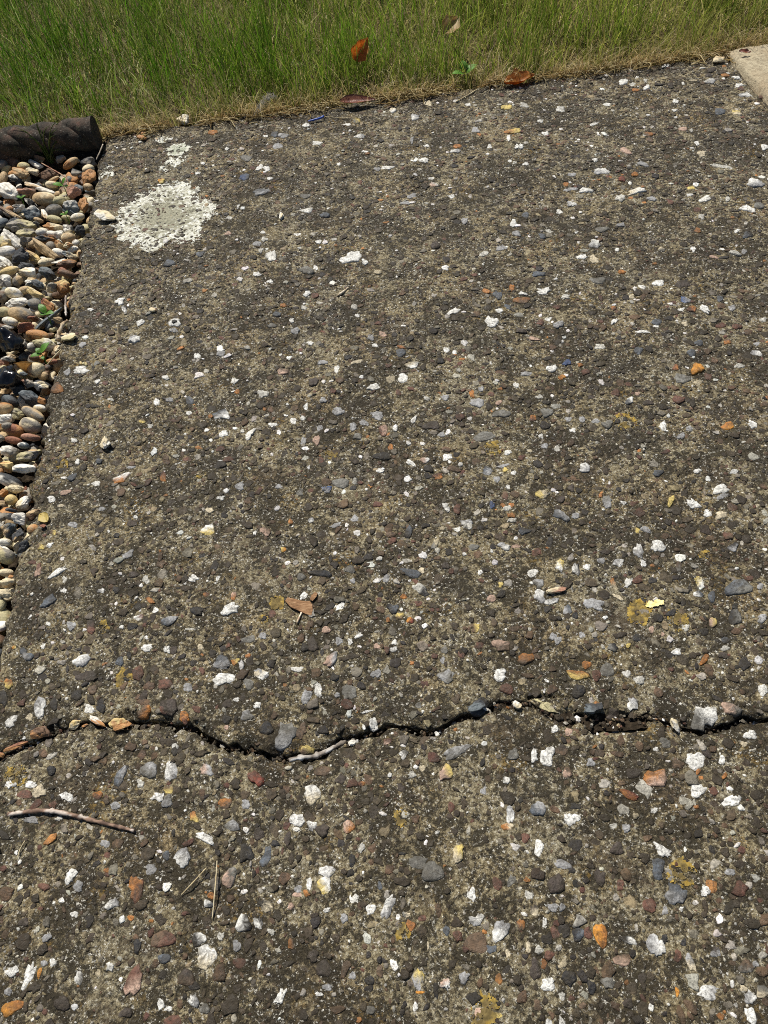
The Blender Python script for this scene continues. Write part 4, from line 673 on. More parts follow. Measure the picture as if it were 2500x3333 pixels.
loose('6', 1400, 1465, 290, 170, 5, 'f', 'W/C', 'pale pinkish flint on the slab beside the large lichen patch', seed=3)
loose('M', 998, 218, 46, 34, 0, 'r', 'O/C', 'tiny glossy orange pebble on the slab above the white ring stone', seed=4)
loose('J', 163, 152, 78, 52, 0, 'f', 'W/C', 'bright cream-white stone at the lawn edge among dry grass', seed=5, flat=.85)
loose('L', 958, 306, 62, 32, 0, 'r', 'O', 'small orange pebble where rope edging and lawn meet slab', seed=6, flat=.8)
loose('L', 968, 278, 40, 26, 0, 'r', 'O/B', 'smaller brown-orange pebble behind the orange one at lawn edge', seed=7, flat=.8)
loose('P', 440, 1275, 220, 195, 10, 'f', 'O/B', 'glossy faceted brown flint lodged in the crack', seed=8, lift=.0, flat=.75)
loose('P', 825, 1180, 190, 100, -25, 'f', 'Y/C', 'small yellow wedge flint lodged in the crack', seed=9, lift=-.002)
loose('P', 1045, 1155, 240, 115, 30, 'f', 'W/O', 'white and amber flint lodged in the crack', seed=10, lift=-.001)
loose('P', 1300, 1185, 270, 160, -10, 'f', 'Y/O', 'largest yellow flint lodged in the crack', seed=11, lift=0)
loose('P', 180, 1420, 300, 62, -25, 'k', 'O/R', 'long orange flint sliver lying along the crack', seed=12, lift=-.004)
loose('P', 10, 1520, 80, 70, 0, 'k', 'R/O', 'small rusty flint where the crack leaves the picture', seed=13, lift=-.004)
loose('P', 915, 1205, 90, 50, -15, 'f', 'B/O', 'tiny brown chip between the yellow and white crack flints', seed=14, lift=-.005)
loose('B', 580, 195, 52, 36, 25, 'f', 'C/W', 'oval cream pebble caught in the crack', seed=15, lift=-.001)
loose('B', 443, 212, 30, 20, 0, 'f', 'W', 'tiny white chip on the crack lip', seed=16)
loose('B', 895, 205, 110, 72, -25, 'f', 'S/D', 'slate-grey flint jutting from the wide part of the crack', seed=17, lift=.0005, flat=.7)
loose('B', 725, 196, 165, 72, 12, 'f', 'L/G', 'broad olive-grey stone beside the crack branch', seed=18, lift=-.004, flat=.45)
loose('B', 1255, 280, 85, 34, 42, 'l', 'C/W', 'cream shard lying over the crack', seed=19, lift=.001)
loose('B', 405, 190, 100, 56, -28, 'f', 'S/D', 'dark blue-grey flint on the upper crack lip', seed=20, lift=-.001, flat=.5)
loose('A', 1520, 358, 46, 30, -35, 'f', 'W', 'bright white chip beside the twig in the crack', seed=21)
loose('H', 520, 535, 125, 42, -8, 'l', 'P/C', 'pale pink shell-like flint flake lying on the slab', seed=22, flat=.5)
loose('J', 690, 668, 24, 42, 0, 'f', 'W/C', 'tiny upright white stone on the slab', seed=23)
loose('V', 1355, 358, 84, 52, 25, 'l', 'C/T', 'cream stone flake between the lawn and the paving slab', seed=24, flat=.7)
loose('2', 590, 672, 100, 80, -10, 'f', 'R', 'bright red brick chip on the slab edge', 'brick_chip', 'brick chip', seed=25)
loose('2', 350, 158, 70, 50, -20, 'f', 'R', 'tiny red brick chip among the gravel by the slab', 'brick_chip', 'brick chip', seed=26, lift=.002)
for k, (x, y) in enumerate([(528, 566), (546, 568), (563, 574)]):
    loose('M', x, y, 20, 26, -20, 'r', 'Y/L', ('leftmost', 'middle', 'rightmost')[k] + ' of three pale yellow bud scales above the jagged white stone', 'bud_scale', 'bud scale', seed=30 + k, group='three pale yellow bud scales')

# crumbs and grit fallen into the crack
ICO1 = ico(1); r = np.random.default_rng(404); KA = Acc()
for k in range(900):
    x = r.uniform(XL + .01, .46); u_ = r.random(); yl, yu = float(crack_l(np.array(x))), float(crack_u(np.array(x))); y = yl + (yu - yl) * u_; s_ = r.uniform(.0008, .0028) * (1 if r.random() < .8 else 1.5)
    dp = .006 if .10 < x < .27 else .014
    V, f, C = pebble_geo(ICO1, 'f', (s_, s_ * r.uniform(.6, 1), s_ * r.uniform(.5, .9)), r.uniform(0, 6), kc[r.choice(len(kc), p=kw)] * 1.2, None, 6000 + k, .1)
    KA.add(V + np.array([x, y, -dp + r.uniform(-.004, .004)]), [f], C)
o = link('grit', KA.mesh('grit', False), M_STONE, cs); o['kind'] = 'stuff'

# ------------------------------------------------------------------ rope-top edging tiles
def mat_tile():
    mt, t, b = new_mat('weathered_terracotta'); P = obj_pos(t)
    c = ramp(t, noise(t, P, 26, 5, .65, .4), [(.32, (.020, .018, .014)), (.48, (.044, .038, .031)), (.58, (.08, .058, .045)), (.70, (.16, .082, .06))])
    c = mix(t, ramp(t, noise(t, P, 300, 3), [(.6, 0), (.7, .6)]), c, (.3, .28, .24))
    c = mix(t, ramp(t, noise(t, P, 60, 4), [(.55, 0), (.7, .7)]), c, (.06, .065, .04))
    t.links.new(c, b.inputs['Base Color']); setb(b, Roughness=.9); b.inputs['Specular IOR Level'].default_value = .15; bump(t, b, noise(t, P, 200, 5, .68), .0022, 1); return mt
M_TILE = mat_tile()
RY, RZ, RR = 1.579, .022, .032
def rope_tile(x0, x1, label):
    e = empty('edging_tile', (x1, RY, -.02))
    nx_, na = 160, 120
    x = np.linspace(x0, x1, nx_); th = np.linspace(0, 2 * np.pi, na, endpoint=False)
    Xg, Tg = np.meshgrid(x, th, indexing='ij')
    ph = 1.5 * (Tg + (Xg) * 2 * np.pi / .18)          # three strands
    lobe = np.abs(np.cos(ph)) ** .6
    Rg = RR * (.74 + .26 * lobe) * (1 + (vnoise(Xg, Tg * .04, 60, 90) - .5) * .03)
    endc = np.clip((x1 - Xg) / .035, 0, 1); Rg = Rg * endc + RR * (1 - endc)
    V = np.stack([Xg, RY + Rg * np.sin(Tg), RZ + Rg * np.cos(Tg)], -1).reshape(-1, 3)
    idx = np.arange(nx_ * na).reshape(nx_, na); q = np.stack([idx[:-1], np.roll(idx[:-1], -1, 1), np.roll(idx[1:], -1, 1), idx[1:]], -1).reshape(-1, 4)
    ring0, ring1 = V[idx[0]].copy(), V[idx[-1]].copy(); nV = len(V); V = np.concatenate([V, [[x0, RY, RZ], [x1, RY, RZ]], ring0, ring1]); a, b_ = nV, nV + 1; c0_ = nV + 2 + np.arange(na); c1_ = c0_ + na
    t1 = np.stack([np.roll(c0_, -1), c0_, np.full(na, a)], -1); t2 = np.stack([c1_, np.roll(c1_, -1), np.full(na, b_)], -1)
    me = mesh_np('rope_roll', V - np.array(e.location), [q[:, ::-1], t1[:, ::-1], t2[:, ::-1]]); o = link('rope_roll', me, M_TILE, e)
    bm = bmesh.new(); bmesh.ops.create_cube(bm, size=1)
    for v in bm.verts: v.co = Vector((v.co.x * (x1 - x0 - .004) + (x0 + x1) / 2, v.co.y * .034 + RY, v.co.z * .10 - .055)) - e.location
    bmesh.ops.bevel(bm, geom=bm.edges[:], offset=.003, segments=2, affect='EDGES')
    me = bpy.data.meshes.new('tile_plate'); bm.to_mesh(me); bm.free(); link('tile_plate', me, M_TILE, e)
    tag(e, label, 'edging tile', 'rope-top edging tiles'); return e
rope_tile(-.447 - .235, -.451, 'grey twisted rope-top edging tile butting against the slab corner')
rope_tile(-.447 - .475, -.447 - .240, 'grey rope-top edging tile next along from the slab corner one')

# ------------------------------------------------------------------ pale paving slab in the corner
def mat_pav():
    mt, t, b = new_mat('pale_paving'); P = obj_pos(t)
    c = ramp(t, noise(t, P, 150, 5, .75), [(.28, (.10, .08, .05)), (.42, (.30, .25, .165)), (.56, (.43, .37, .25)), (.75, (.58, .52, .38))])
    c = mix(t, ramp(t, noise(t, P, 12, 4), [(.45, 0), (.7, .55)]), c, (.30, .21, .12))
    c = mix(t, ramp(t, noise(t, P, 75, 4, .7), [(.60, 0), (.68, .8)]), c, (.09, .075, .05))
    t.links.new(c, b.inputs['Base Color']); setb(b, Roughness=.92)
    p = bump(t, b, noise(t, P, 150, 5, .7), .003, 1); bump(t, b, noise(t, P, 500, 3), .001, 1, p); return mt
M_PAV = mat_pav()
x0, x1, y0, y1 = XR + .004, XR + .60, -.45, YG + .012
pxs = np.linspace(x0, x1, 120); pys = np.linspace(y0, y1, 190); gx, gy = np.meshgrid(pxs, pys)
gx = gx + (vnoise(gy, gy * 0, 40, 95) - .5) * .006 * np.clip((x0 + .03 - gx) / .03, 0, 1)
gz = .010 + (fbm(gx, gy, 90, 96, 3) - .5) * .004
for d in (gx - x0, y1 - gy): gz = gz - .006 * np.exp(-np.maximum(d, 0) / .005)
# worn corner
gz = gz - .005 * np.exp(-np.hypot(gx - x0, gy - y1) / .02)
V = np.stack([gx, gy, gz], -1).reshape(-1, 3); idx = np.arange(len(V)).reshape(190, 120)
q = np.stack([idx[:-1, :-1], idx[:-1, 1:], idx[1:, 1:], idx[1:, :-1]], -1).reshape(-1, 4)
loop = np.concatenate([idx[0], idx[1:, -1], idx[-1, -2::-1], idx[-2:0:-1, 0]]); sk = V[loop].copy(); sk[:, 2] = -.045
cur = len(V) + np.arange(len(loop)); q2 = np.stack([np.roll(loop, -1), loop, cur, np.roll(cur, -1)], -1)
o = link('paving_slab', mesh_np('paving_slab', np.concatenate([V, sk]), [q, q2]), M_PAV); tag(o, 'pale tan rough paving slab beyond the concrete, touching the lawn', 'paving slab', kind='thing')

# ------------------------------------------------------------------ grass
def blades(x, y, z, h, wd, lean, az, c0, c1, r, droop=1.0, fr=(0, .38, .72, 1)):
    n = len(x); P_ = []; wa = r.uniform(0, 2 * np.pi, n)
    dx, dy = np.cos(az), np.sin(az)
    wx, wy = np.cos(wa) * wd / 2, np.sin(wa) * wd / 2
    C_ = []
    for t in fr:
        hor = lean * h * t ** 1.9; ver = h * t * np.sqrt(np.clip(1 - (lean * t) ** 2 * .55 * droop, .05, 1))
        cx, cy, cz = x + dx * hor, y + dy * hor, z + ver; s = (1 - t) ** .55 * (1 if t > 0 else .8)
        cc = c0 * (1 - min(1, t * 1.5)) + c1 * min(1, t * 1.5)
        if t < 1:
            P_ += [np.stack([cx - wx * s, cy - wy * s, cz], -1), np.stack([cx + wx * s, cy + wy * s, cz], -1)]; C_ += [cc, cc]
        else: P_.append(np.stack([cx, cy, cz], -1)); C_.append(cc)
    V = np.stack(P_, 1); per = V.shape[1]; C = np.stack(C_, 1)
    b_ = (np.arange(n) * per)[:, None, None]; k = (per - 1) // 2
    q = np.array([[2 * i, 2 * i + 1, 2 * i + 3, 2 * i + 2] for i in range(k - 1)])[None] + b_
    t_ = np.array([[per - 3, per - 2, per - 1]])[None] + b_
    return V.reshape(-1, 3), [q.reshape(-1, 4), t_.reshape(-1, 3)], C.reshape(-1, 3)
r = np.random.default_rng(5); GR = Acc()
def lawn_layer(n, hmin, hmax, wmin, wmax, lmin, lmax, base, tip, ymax, xr=(-1.5, 2.0), clump=0, seed=0, ymin=YG + .004):
    x = r.uniform(*xr, n); y = ymin + (ymax - ymin) * r.random(n) ** 1.25
    d = fbm(x, y, 14, 120 + seed, 3)
    if clump:
        k = r.random(n) < np.clip((d - .5 + clump) * 5, .04, 1); x, y, d = x[k], y[k], d[k]
    k = ~((x > x0 - .01) & (x < x1) & (y < y1 + .003)); x, y, d = x[k], y[k], d[k]
    k = in_view(x, y, 260) | (r.random(len(x)) < .30); x, y, d = x[k], y[k], d[k]
    n = len(x); e = np.clip((y - YG) / .10, 0, 1)
    h = (hmin + (hmax - hmin) * r.random(n) ** 1.5) * (.45 + .55 * e) * (.7 + .7 * d)
    ln = r.uniform(lmin, lmax, n); az = r.uniform(0, 2 * np.pi, n)
    nb, ntp = len(base), len(tip)
    c0 = np.array(base)[r.integers(0, nb, n)] * r.uniform(.7, 1.25, (n, 1)); c1 = np.array(tip)[r.integers(0, ntp, n)] * r.uniform(.5, 1.5, (n, 1))
    dry = np.clip(1.1 - (y - YG) / .05 + r.normal(0, .3, n), 0, 1)[:, None] * .85
    dry = np.maximum(dry, np.clip((vnoise(x, y, 5, 140) + .3 * (x - .1) - .55) * 2.0, 0, .5)[:, None] * r.random((n, 1)))
    straw = np.array([(.46, .34, .15), (.38, .25, .10), (.52, .42, .22)])[r.integers(0, 3, n)] * r.uniform(.7, 1.1, (n, 1))
    left_shade = np.clip(.36 - x * .8, 0, .85)[:, None]; c1 = c1 * (1 - left_shade) + c1 * np.array([.40, .60, .6]) * left_shade  # darker to the left: soft tree shade put into blade colour, plus greener pigment
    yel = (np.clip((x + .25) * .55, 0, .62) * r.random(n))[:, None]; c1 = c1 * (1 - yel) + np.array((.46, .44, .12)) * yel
    c1 = c1 * (1 - dry) + straw * dry
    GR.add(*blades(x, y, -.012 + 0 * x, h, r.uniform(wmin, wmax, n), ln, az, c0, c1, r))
STRAW = [(.62, .51, .26), (.52, .40, .18), (.72, .62, .38), (.40, .28, .12)]
GREEN = [(.095, .23, .008), (.05, .15, .005), (.19, .32, .02), (.30, .37, .04)]
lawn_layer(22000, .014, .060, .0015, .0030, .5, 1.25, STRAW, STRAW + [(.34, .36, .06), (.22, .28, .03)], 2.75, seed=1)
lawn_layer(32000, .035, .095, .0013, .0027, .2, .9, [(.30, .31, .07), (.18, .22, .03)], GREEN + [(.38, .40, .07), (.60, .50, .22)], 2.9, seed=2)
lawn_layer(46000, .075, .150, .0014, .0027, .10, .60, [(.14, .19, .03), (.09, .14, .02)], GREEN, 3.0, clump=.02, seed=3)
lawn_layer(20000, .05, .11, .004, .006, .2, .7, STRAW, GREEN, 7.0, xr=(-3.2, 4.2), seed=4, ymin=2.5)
# dry fringe leaning out over the slab edge
def fringe(n, ymin, ymax, hmin, hmax, seed, xlo=-.46, xhi=XR + .55):
    x = r.uniform(xlo, xhi, n); x = x[r.random(n) < np.clip(.3 + 2.2 * (vnoise(x, x * 0, 11, seed) - .3), .1, 1)]; n = len(x)
    y = r.uniform(ymin, ymax, n); off = np.where(x > x0 - .005, .018, 0); y = y + off
    gx_ = ground(np.array([598., 1165., 1690., 2335., 1512.]), np.array([392., 328., 262., 190., 256.]))[:, 0]
    k = np.abs(x[:, None] - gx_[None] + 0).min(1) > .026 * (y < YG + .02); x, y, off = x[k], y[k], off[k]; n = len(x)
    h = hmin + (hmax - hmin) * r.random(n) ** 1.6
    az = np.where(r.random(n) < .6, -np.pi / 2 + r.normal(0, .9, n), r.uniform(0, 2 * np.pi, n))
    c0 = np.array([(.24, .15, .07), (.33, .22, .10), (.15, .09, .045)])[r.integers(0, 3, n)]; c1 = np.array(STRAW)[r.integers(0, 4, n)]
    GR.add(*blades(x, y, np.where(y < YG, .001, -.008) + np.where(off > 0, .006, 0), h, r.uniform(.0009, .0019, n), r.uniform(.55, 1.28, n), az, c0, c1, r, 1.0, (0, .25, .5, .75, 1)))
fringe(3200, YG - .004, YG + .03, .015, .06, 150)
fringe(900, YG - .008, YG + .012, .03, .085, 151)
o = link('grass', GR.mesh('grass'), M_GRASS); tag(o, 'fine green and straw-coloured lawn grass behind the concrete slab', 'grass', kind='stuff')
# straw litter lying flat along the lawn edge
LITTER_GAPS = [float(ground(a_, b_)[0]) for a_, b_ in ((598., 392.), (1165., 328.), (1690., 262.), (1512., 256.))]
def ribbon_litter(n, seed):
    r_ = np.random.default_rng(seed); A_ = Acc()
    for k in range(n):
        x = r_.uniform(XL - .02, XR + .02); y = YG + .004 - abs(r_.normal(0, .016)); L = r_.uniform(.015, .075); a = r_.uniform(0, np.pi) if r_.random() < .35 else r_.normal(0, .5)
        if min(abs(x - q_) for q_ in LITTER_GAPS) < .03: continue
        t = np.linspace(0, 1, 7); cv = r_.normal(0, 1.0); ang = a + cv * (t - .5)
        sx = x + np.cumsum(np.cos(ang)) * L / 7 - L / 2 * math.cos(a); sy = y + np.cumsum(np.sin(ang)) * L / 7 - L / 2 * math.sin(a)
        sy = np.minimum(sy, YG + .03); zz = np.where(sy < YG, slab_z(sx, np.minimum(sy, YG)), -.004) + .003 + r_.uniform(0, .007) * np.sin(t * np.pi) + r_.uniform(0, .004)
        w_ = r_.uniform(.0006, .0012); nx_, ny_ = -np.sin(ang) * w_, np.cos(ang) * w_
        V = np.concatenate([np.stack([sx - nx_, sy - ny_, zz - w_ * .6], -1), np.stack([sx + nx_, sy + ny_, zz - w_ * .6], -1), np.stack([sx, sy, zz + w_], -1)])
        i = np.arange(6); q = np.concatenate([np.stack([i, i + 1, 7 + i + 1, 7 + i], -1), np.stack([7 + i, 8 + i, 15 + i, 14 + i], -1), np.stack([14 + i, 15 + i, i + 1, i], -1)])
        c = np.array(STRAW)[r_.integers(0, 4)] * r_.uniform(.5, 1.15); A_.add(V, [q], np.repeat(c[None], 21, 0))
    return A_
o = link('dry_grass', ribbon_litter(620, 8).mesh('dry_grass'), M_GRASS); tag(o, 'dead straw-like grass litter along the edge between lawn and slab', 'dry grass', kind='stuff')

# ------------------------------------------------------------------ twigs, stems
def tube(pts, rad, ns=7, seed=0, knob=.2, cols=((.26, .17, .12), (.09, .055, .04), (.5, .43, .37))):
    r_ = np.random.default_rng(seed); pts = np.asarray(pts, float)
    s = np.concatenate([[0], np.cumsum(np.linalg.norm(np.diff(pts, axis=0), axis=1))]); n = max(8, int(s[-1] / .0025))
    u = np.linspace(0, s[-1], n); P = np.stack([np.interp(u, s, pts[:, k]) for k in range(3)], -1)
    for _ in range(2): P[1:-1] = (P[:-2] + 2 * P[1:-1] + P[2:]) / 4
    R = np.interp(u, s, rad) * (1 + r_.normal(0, knob, n) * .6 + knob * (np.sin(u * 420 + seed) > .93) * 2)
    T = np.gradient(P, axis=0); T /= np.linalg.norm(T, axis=1)[:, None]; up = np.array([0, 0, 1.]); S = np.cross(T, up); S /= np.linalg.norm(S, axis=1)[:, None] + 1e-9; U = np.cross(S, T)
    th = np.linspace(0, 2 * np.pi, ns, endpoint=False)
    V = P[:, None] + R[:, None, None] * (np.cos(th)[None, :, None] * S[:, None] + np.sin(th)[None, :, None] * U[:, None]) * (1 + r_.normal(0, .05, (n, ns, 1)))
    idx = np.arange(n * ns).reshape(n, ns); q = np.stack([idx[:-1], np.roll(idx[:-1], -1, 1), np.roll(idx[1:], -1, 1), idx[1:]], -1).reshape(-1, 4)
    V = np.concatenate([V.reshape(-1, 3), P[:1], P[-1:]]); a, b_ = len(V) - 2, len(V) - 1
    tr = np.concatenate([np.stack([np.roll(idx[0], -1), idx[0], np.full(ns, a)], -1), np.stack([idx[-1], np.roll(idx[-1], -1), np.full(ns, b_)], -1)])
    f = np.clip(.5 + (vnoise(np.repeat(u, ns), np.tile(th, n) * .003, 220, seed) - .5) * 3.0, 0, 1)[:, None]; f2 = (vnoise(np.repeat(u, ns), np.tile(th, n) * .004, 90, seed + 4) > .66)[:, None]
    C = np.array(cols[0]) * (1 - f) + np.array(cols[1]) * f; C = np.where(f2, np.array(cols[2]), C); C = np.concatenate([C, C[:1], C[-1:]])
    return V, [q, tr], C
M_TWIG = mat_attr('twig_bark', .75, 0, .3)
def twig(name, pl, rad, label, cat, seed, zoff=None, **kw):
    """pl: picture points with heights above the surface they lie on"""
    P = []
    for z, x, y, hz in pl:
        px, py = zpx(z, x, y); g_ = ground(px, py, 0); zz = (slab_z(g_[0], g_[1]) if zoff is None else zoff) + hz; P.append(ground(px, py, zz))
    P = np.array(P); o0 = P.mean(0); V, f, C = tube(P - o0, rad, seed=seed, **kw)
    o = link(name, mesh_np(name, V, f, C), M_TWIG); o.location = o0; tag(o, label, cat); return o
twig('twig', [('A', 35, 665, .003), ('A', 100, 655, .0035), ('A', 170, 648, .0035), ('A', 235, 650, .004), ('A', 300, 664, .004), ('A', 400, 690, .0035), ('A', 490, 712, .003), ('A', 580, 735, .003)], (.0021, .0020, .0020, .0022, .0021, .0021, .0018, .0014), 'brown bare twig lying on the front slab piece', 'twig', 1)
twig('twig', [('A', 1248, 430, .0015), ('A', 1300, 418, .0015), ('A', 1365, 412, .002), ('A', 1420, 388, .002), ('A', 1460, 364, .0015), ('A', 1495, 348, .000)], (.0022, .0024, .0028, .0023, .0024, .0022), 'pale grey twig lying in the crack', 'twig', 2, cols=((.42, .39, .35), (.20, .17, .14), (.72, .7, .66)))
twig('twig', [('7', 915, 1218, .008), ('7', 860, 1250, .008), ('7', 820, 1330, .006), ('7', 790, 1400, .003), ('7', 785, 1475, .000)], (.0022, .003, .0032, .003, .0035), 'bent pale twig between gravel and slab edge', 'twig', 3, zoff=-.002, cols=((.40, .30, .18), (.20, .13, .08), (.6, .5, .36)))
twig('twig', [('7', 890, 885, .004), ('7', 885, 1010, .002), ('7', 892, 1155, .000)], (.0016, .0018, .0014), 'thin straight grey twig along the slab edge', 'twig', 4, zoff=.002, cols=((.36, .30, .25), (.2, .15, .12), (.5, .45, .4)))
twig('stalk', [('6', 560, 750, .006), ('6', 700, 830, .006), ('6', 830, 905, .006), ('6', 900, 950, .005), ('6', 930, 1035, .002)], (.0010, .0012, .0012, .0012, .001), 'thin reddish dead stalk across the gravel', 'stalk', 5, zoff=.002, cols=((.36, .18, .11), (.22, .09, .06), (.45, .3, .2)))
twig('twig', [('E', 1052, 60, .002), ('E', 1025, 82, .002), ('E', 992, 105, .0015)], (.0016, .0018, .0013), 'short tan twig alone on the rear slab piece', 'twig', 6, cols=((.5, .42, .3), (.36, .28, .18), (.6, .52, .4)))
STEMC = dict(cols=((.55, .46, .28), (.45, .36, .2), (.62, .54, .36)), ns=5)
twig('dry_grass_stem', [('C', 892, 165, .004), ('C', 840, 222, .006), ('C', 783, 282, .002)], (.0005, .0006, .0004), 'hair-thin straw stem slanting across the front slab piece', 'grass stem', 7, **STEMC)
twig('dry_grass_stem', [('C', 938, 135, .005), ('C', 930, 250, .007), ('C', 917, 388, .002)], (.0005, .0006, .0004), 'hair-thin straw stem pointing down the front slab piece', 'grass stem', 8, **STEMC)
twig('dry_grass_stem', [('C', 108, 48, .003), ('C', 85, 85, .003), ('C', 76, 125, .002)], (.0005, .0005, .0004), 'short hair-thin straw bit below the long twig', 'grass stem', 9, **STEMC)
twig('dry_grass_stem', [('7', 822, 1610, .016), ('7', 730, 1705, .016), ('7', 635, 1815, .012)], (.0008, .0009, .0007), 'single yellow straw crossing the lower seedling', 'grass stem', 10, zoff=0, **STEMC)
twig('dry_grass_stem', [('J', 920, 132, .002), ('J', 1000, 138, .003), ('J', 1080, 140, .003), ('J', 1155, 124, .002)], (.0006, .0006, .0006, .0005), 'long curved straw beside the blue plastic strip', 'grass stem', 11, **STEMC)
twig('dry_grass_stem', [('T', 968, 550, .002), ('T', 1040, 510, .003), ('T', 1130, 452, .004)], (.0010, .0010, .0008), 'bundle-like straight straw poking from the lawn onto slab', 'grass stem', 12, **STEMC)
twig('stalk', [('6', 1390, 500, .012), ('6', 1340, 620, .008), ('6', 1300, 705, .003)], (.0012, .0012, .001), 'thin grey stalk leaning at the slab corner by the rope edging', 'stalk', 13, zoff=.0, cols=((.38, .33, .25), (.25, .2, .15), (.5, .45, .36)))
twig('twig', [('G', 800, 655, .001), ('G', 785, 680, .003), ('G', 775, 708, .002)], (.0012, .0012, .0008), 'stubby pale splinter below the bark chip', 'twig', 14, cols=((.6, .5, .36), (.45, .3, .2), (.7, .62, .5)))

# ------------------------------------------------------------------ leaves
def leaf_mesh(name, L, Wd, curl=(0, 0), fold=.2, seed=0, tip=1.0, thick=.0004, crump=0.0, nu=16, nv=8, lobes=0.0):
    r_ = np.random.default_rng(seed); u = np.linspace(0, 1, nu); v = np.linspace(-1, 1, nv)
    U, V_ = np.meshgrid(u, v, indexing='ij')
    wid = Wd / 2 * np.sin(np.pi * np.clip(U, .02, .98) ** tip) ** .8 * (1 + lobes * (np.sin(U * 17 + seed) * .5))
    X = U * L; Y = V_ * wid; Z = fold * np.abs(V_) * wid + curl[0] * L * (U - .5) ** 2 + curl[1] * (V_ ** 2) * wid
    Z = Z + crump * (fbm(U + seed, V_ * .5, 3.5, seed, 2) - .5) * L
    top = np.stack([X, Y, Z], -1).reshape(-1, 3); bot = top - np.array([0, 0, thick]); n = nu * nv; idx = np.arange(n).reshape(nu, nv)
    q = np.stack([idx[:-1, :-1], idx[1:, :-1], idx[1:, 1:], idx[:-1, 1:]], -1).reshape(-1, 4)
    loop = np.concatenate([idx[:, 0], idx[-1, 1:], idx[-2::-1, -1], idx[0, -2:0:-1]]); q3 = np.stack([np.roll(loop, -1), loop, loop + n, np.roll(loop, -1) + n], -1)
    return mesh_np(name, np.concatenate([top, bot]), [q, q[:, ::-1] + n, q3[:, ::-1]])
def mat_leaf(name, a, b_, c, scale=90, trans=.45, rough=.45):
    return mat_simple(name, [(.3, a), (.5, b_), (.7, c)], scale, rough, 260, .0006, .35, None, trans)
M_L1 = mat_leaf('orange_brown_leaf', (.56, .22, .06), (.70, .32, .10), (.78, .42, .16), trans=.65)
M_L2 = mat_leaf('tan_leaf', (.42, .26, .11), (.58, .42, .22), (.70, .58, .38), 60, .6)
M_L3 = mat_leaf('purple_brown_leaf', (.09, .03, .022), (.16, .055, .035), (.26, .11, .06), 80, .1, .4)
M_L4 = mat_leaf('rust_leaf', (.26, .08, .02), (.46, .18, .04), (.62, .34, .09), 70)
M_L5 = mat_leaf('seedling_leaf', (.07, .19, .02), (.11, .26, .03), (.17, .33, .05), 60, .35, .45)
M_L6 = mat_leaf('yellow_leaf', (.55, .42, .12), (.68, .55, .2), (.75, .62, .3), 80)
M_BARK = mat_simple('bark_chip', [(.3, (.14, .07, .035)), (.5, (.27, .15, .075)), (.7, (.40, .25, .14))], 120, .8, 300, .001, .2, (1, 5, 1))
M_BLUE = mat_simple('blue_plastic', [(.3, (.01, .05, .30)), (.7, (.02, .09, .45))], 60, .35, None, 0, .5)
M_FEA = mat_simple('feather_down', [(.3, (.38, .35, .31)), (.7, (.6, .57, .52))], 200, .8, None, 0, .2, None, .4)
def put_leaf(name, px, py, z, L, Wd, rot, mat, label, cat='dead leaf', y=None, vein=True, **kw):
    c = ground(px, py, z) if y is None else at_y(px, py, y)
    me = leaf_mesh(name, L, Wd, **kw); me.transform(Matrix.Translation((-L / 2, 0, 0)))
    o = link(name, me, mat); o.location = c; o.rotation_euler = rot; tag(o, label, cat); return o
R_ = math.radians
put_leaf('dead_leaf', 1172, 158, 0, .050, .036, (R_(65), R_(-40), R_(25)), M_L1, 'orange-brown dead leaf standing upright in the lawn grass', y=1.73, seed=3, fold=.9, crump=.16, curl=(.5, .1), tip=.6, lobes=.15)
put_leaf('dead_leaf', 1465, 88, 0, .055, .038, (R_(30), R_(-15), R_(40)), M_L2, 'pale tan dead leaf half hidden deep in the lawn grass', y=1.80, seed=4, fold=.5, crump=.14, curl=(.3, .2), lobes=.2)
put_leaf('dead_leaf', 1165, 330, .011, .074, .026, (R_(10), R_(2), R_(-4)), M_L3, 'long purplish-brown curled leaf lying on the slab at the lawn edge', seed=5, fold=.25, crump=.03, curl=(.12, .3), tip=.7)
put_leaf('dead_leaf', 1690, 264, .005, .070, .038, (R_(6), R_(-3), R_(12)), M_L4, 'crumpled rust-orange leaf lying at the lawn edge', seed=6, fold=.4, crump=.16, curl=(.25, .3), lobes=.35)
put_leaf('dead_leaf', 80, 1205, .004, .058, .020, (R_(70), R_(60), R_(65)), M_L2, 'thin curled brown leaf stuck upright in the gravel', seed=7, fold=.6, crump=.15, curl=(.4, .5))
put_leaf('leaf_fragment', 142, 1684, .002, .022, .014, (R_(10), R_(-10), R_(-50)), M_L6, 'small yellow leaf fragment by the brown split flint', seed=8, crump=.2)
put_leaf('leaf_fragment', *zpx('N', 1410, 222), .018, .024, .010, (R_(10), 0, R_(-20)), M_L3, 'small dark leaf scrap on the pale paving slab', seed=9, crump=.2)
put_leaf('leaf_fragment', *zpx('F', 1320, 905), .003, .003, .003, (0, 0, 0), M_L4, 'tiny orange scrap', seed=10) if False else None
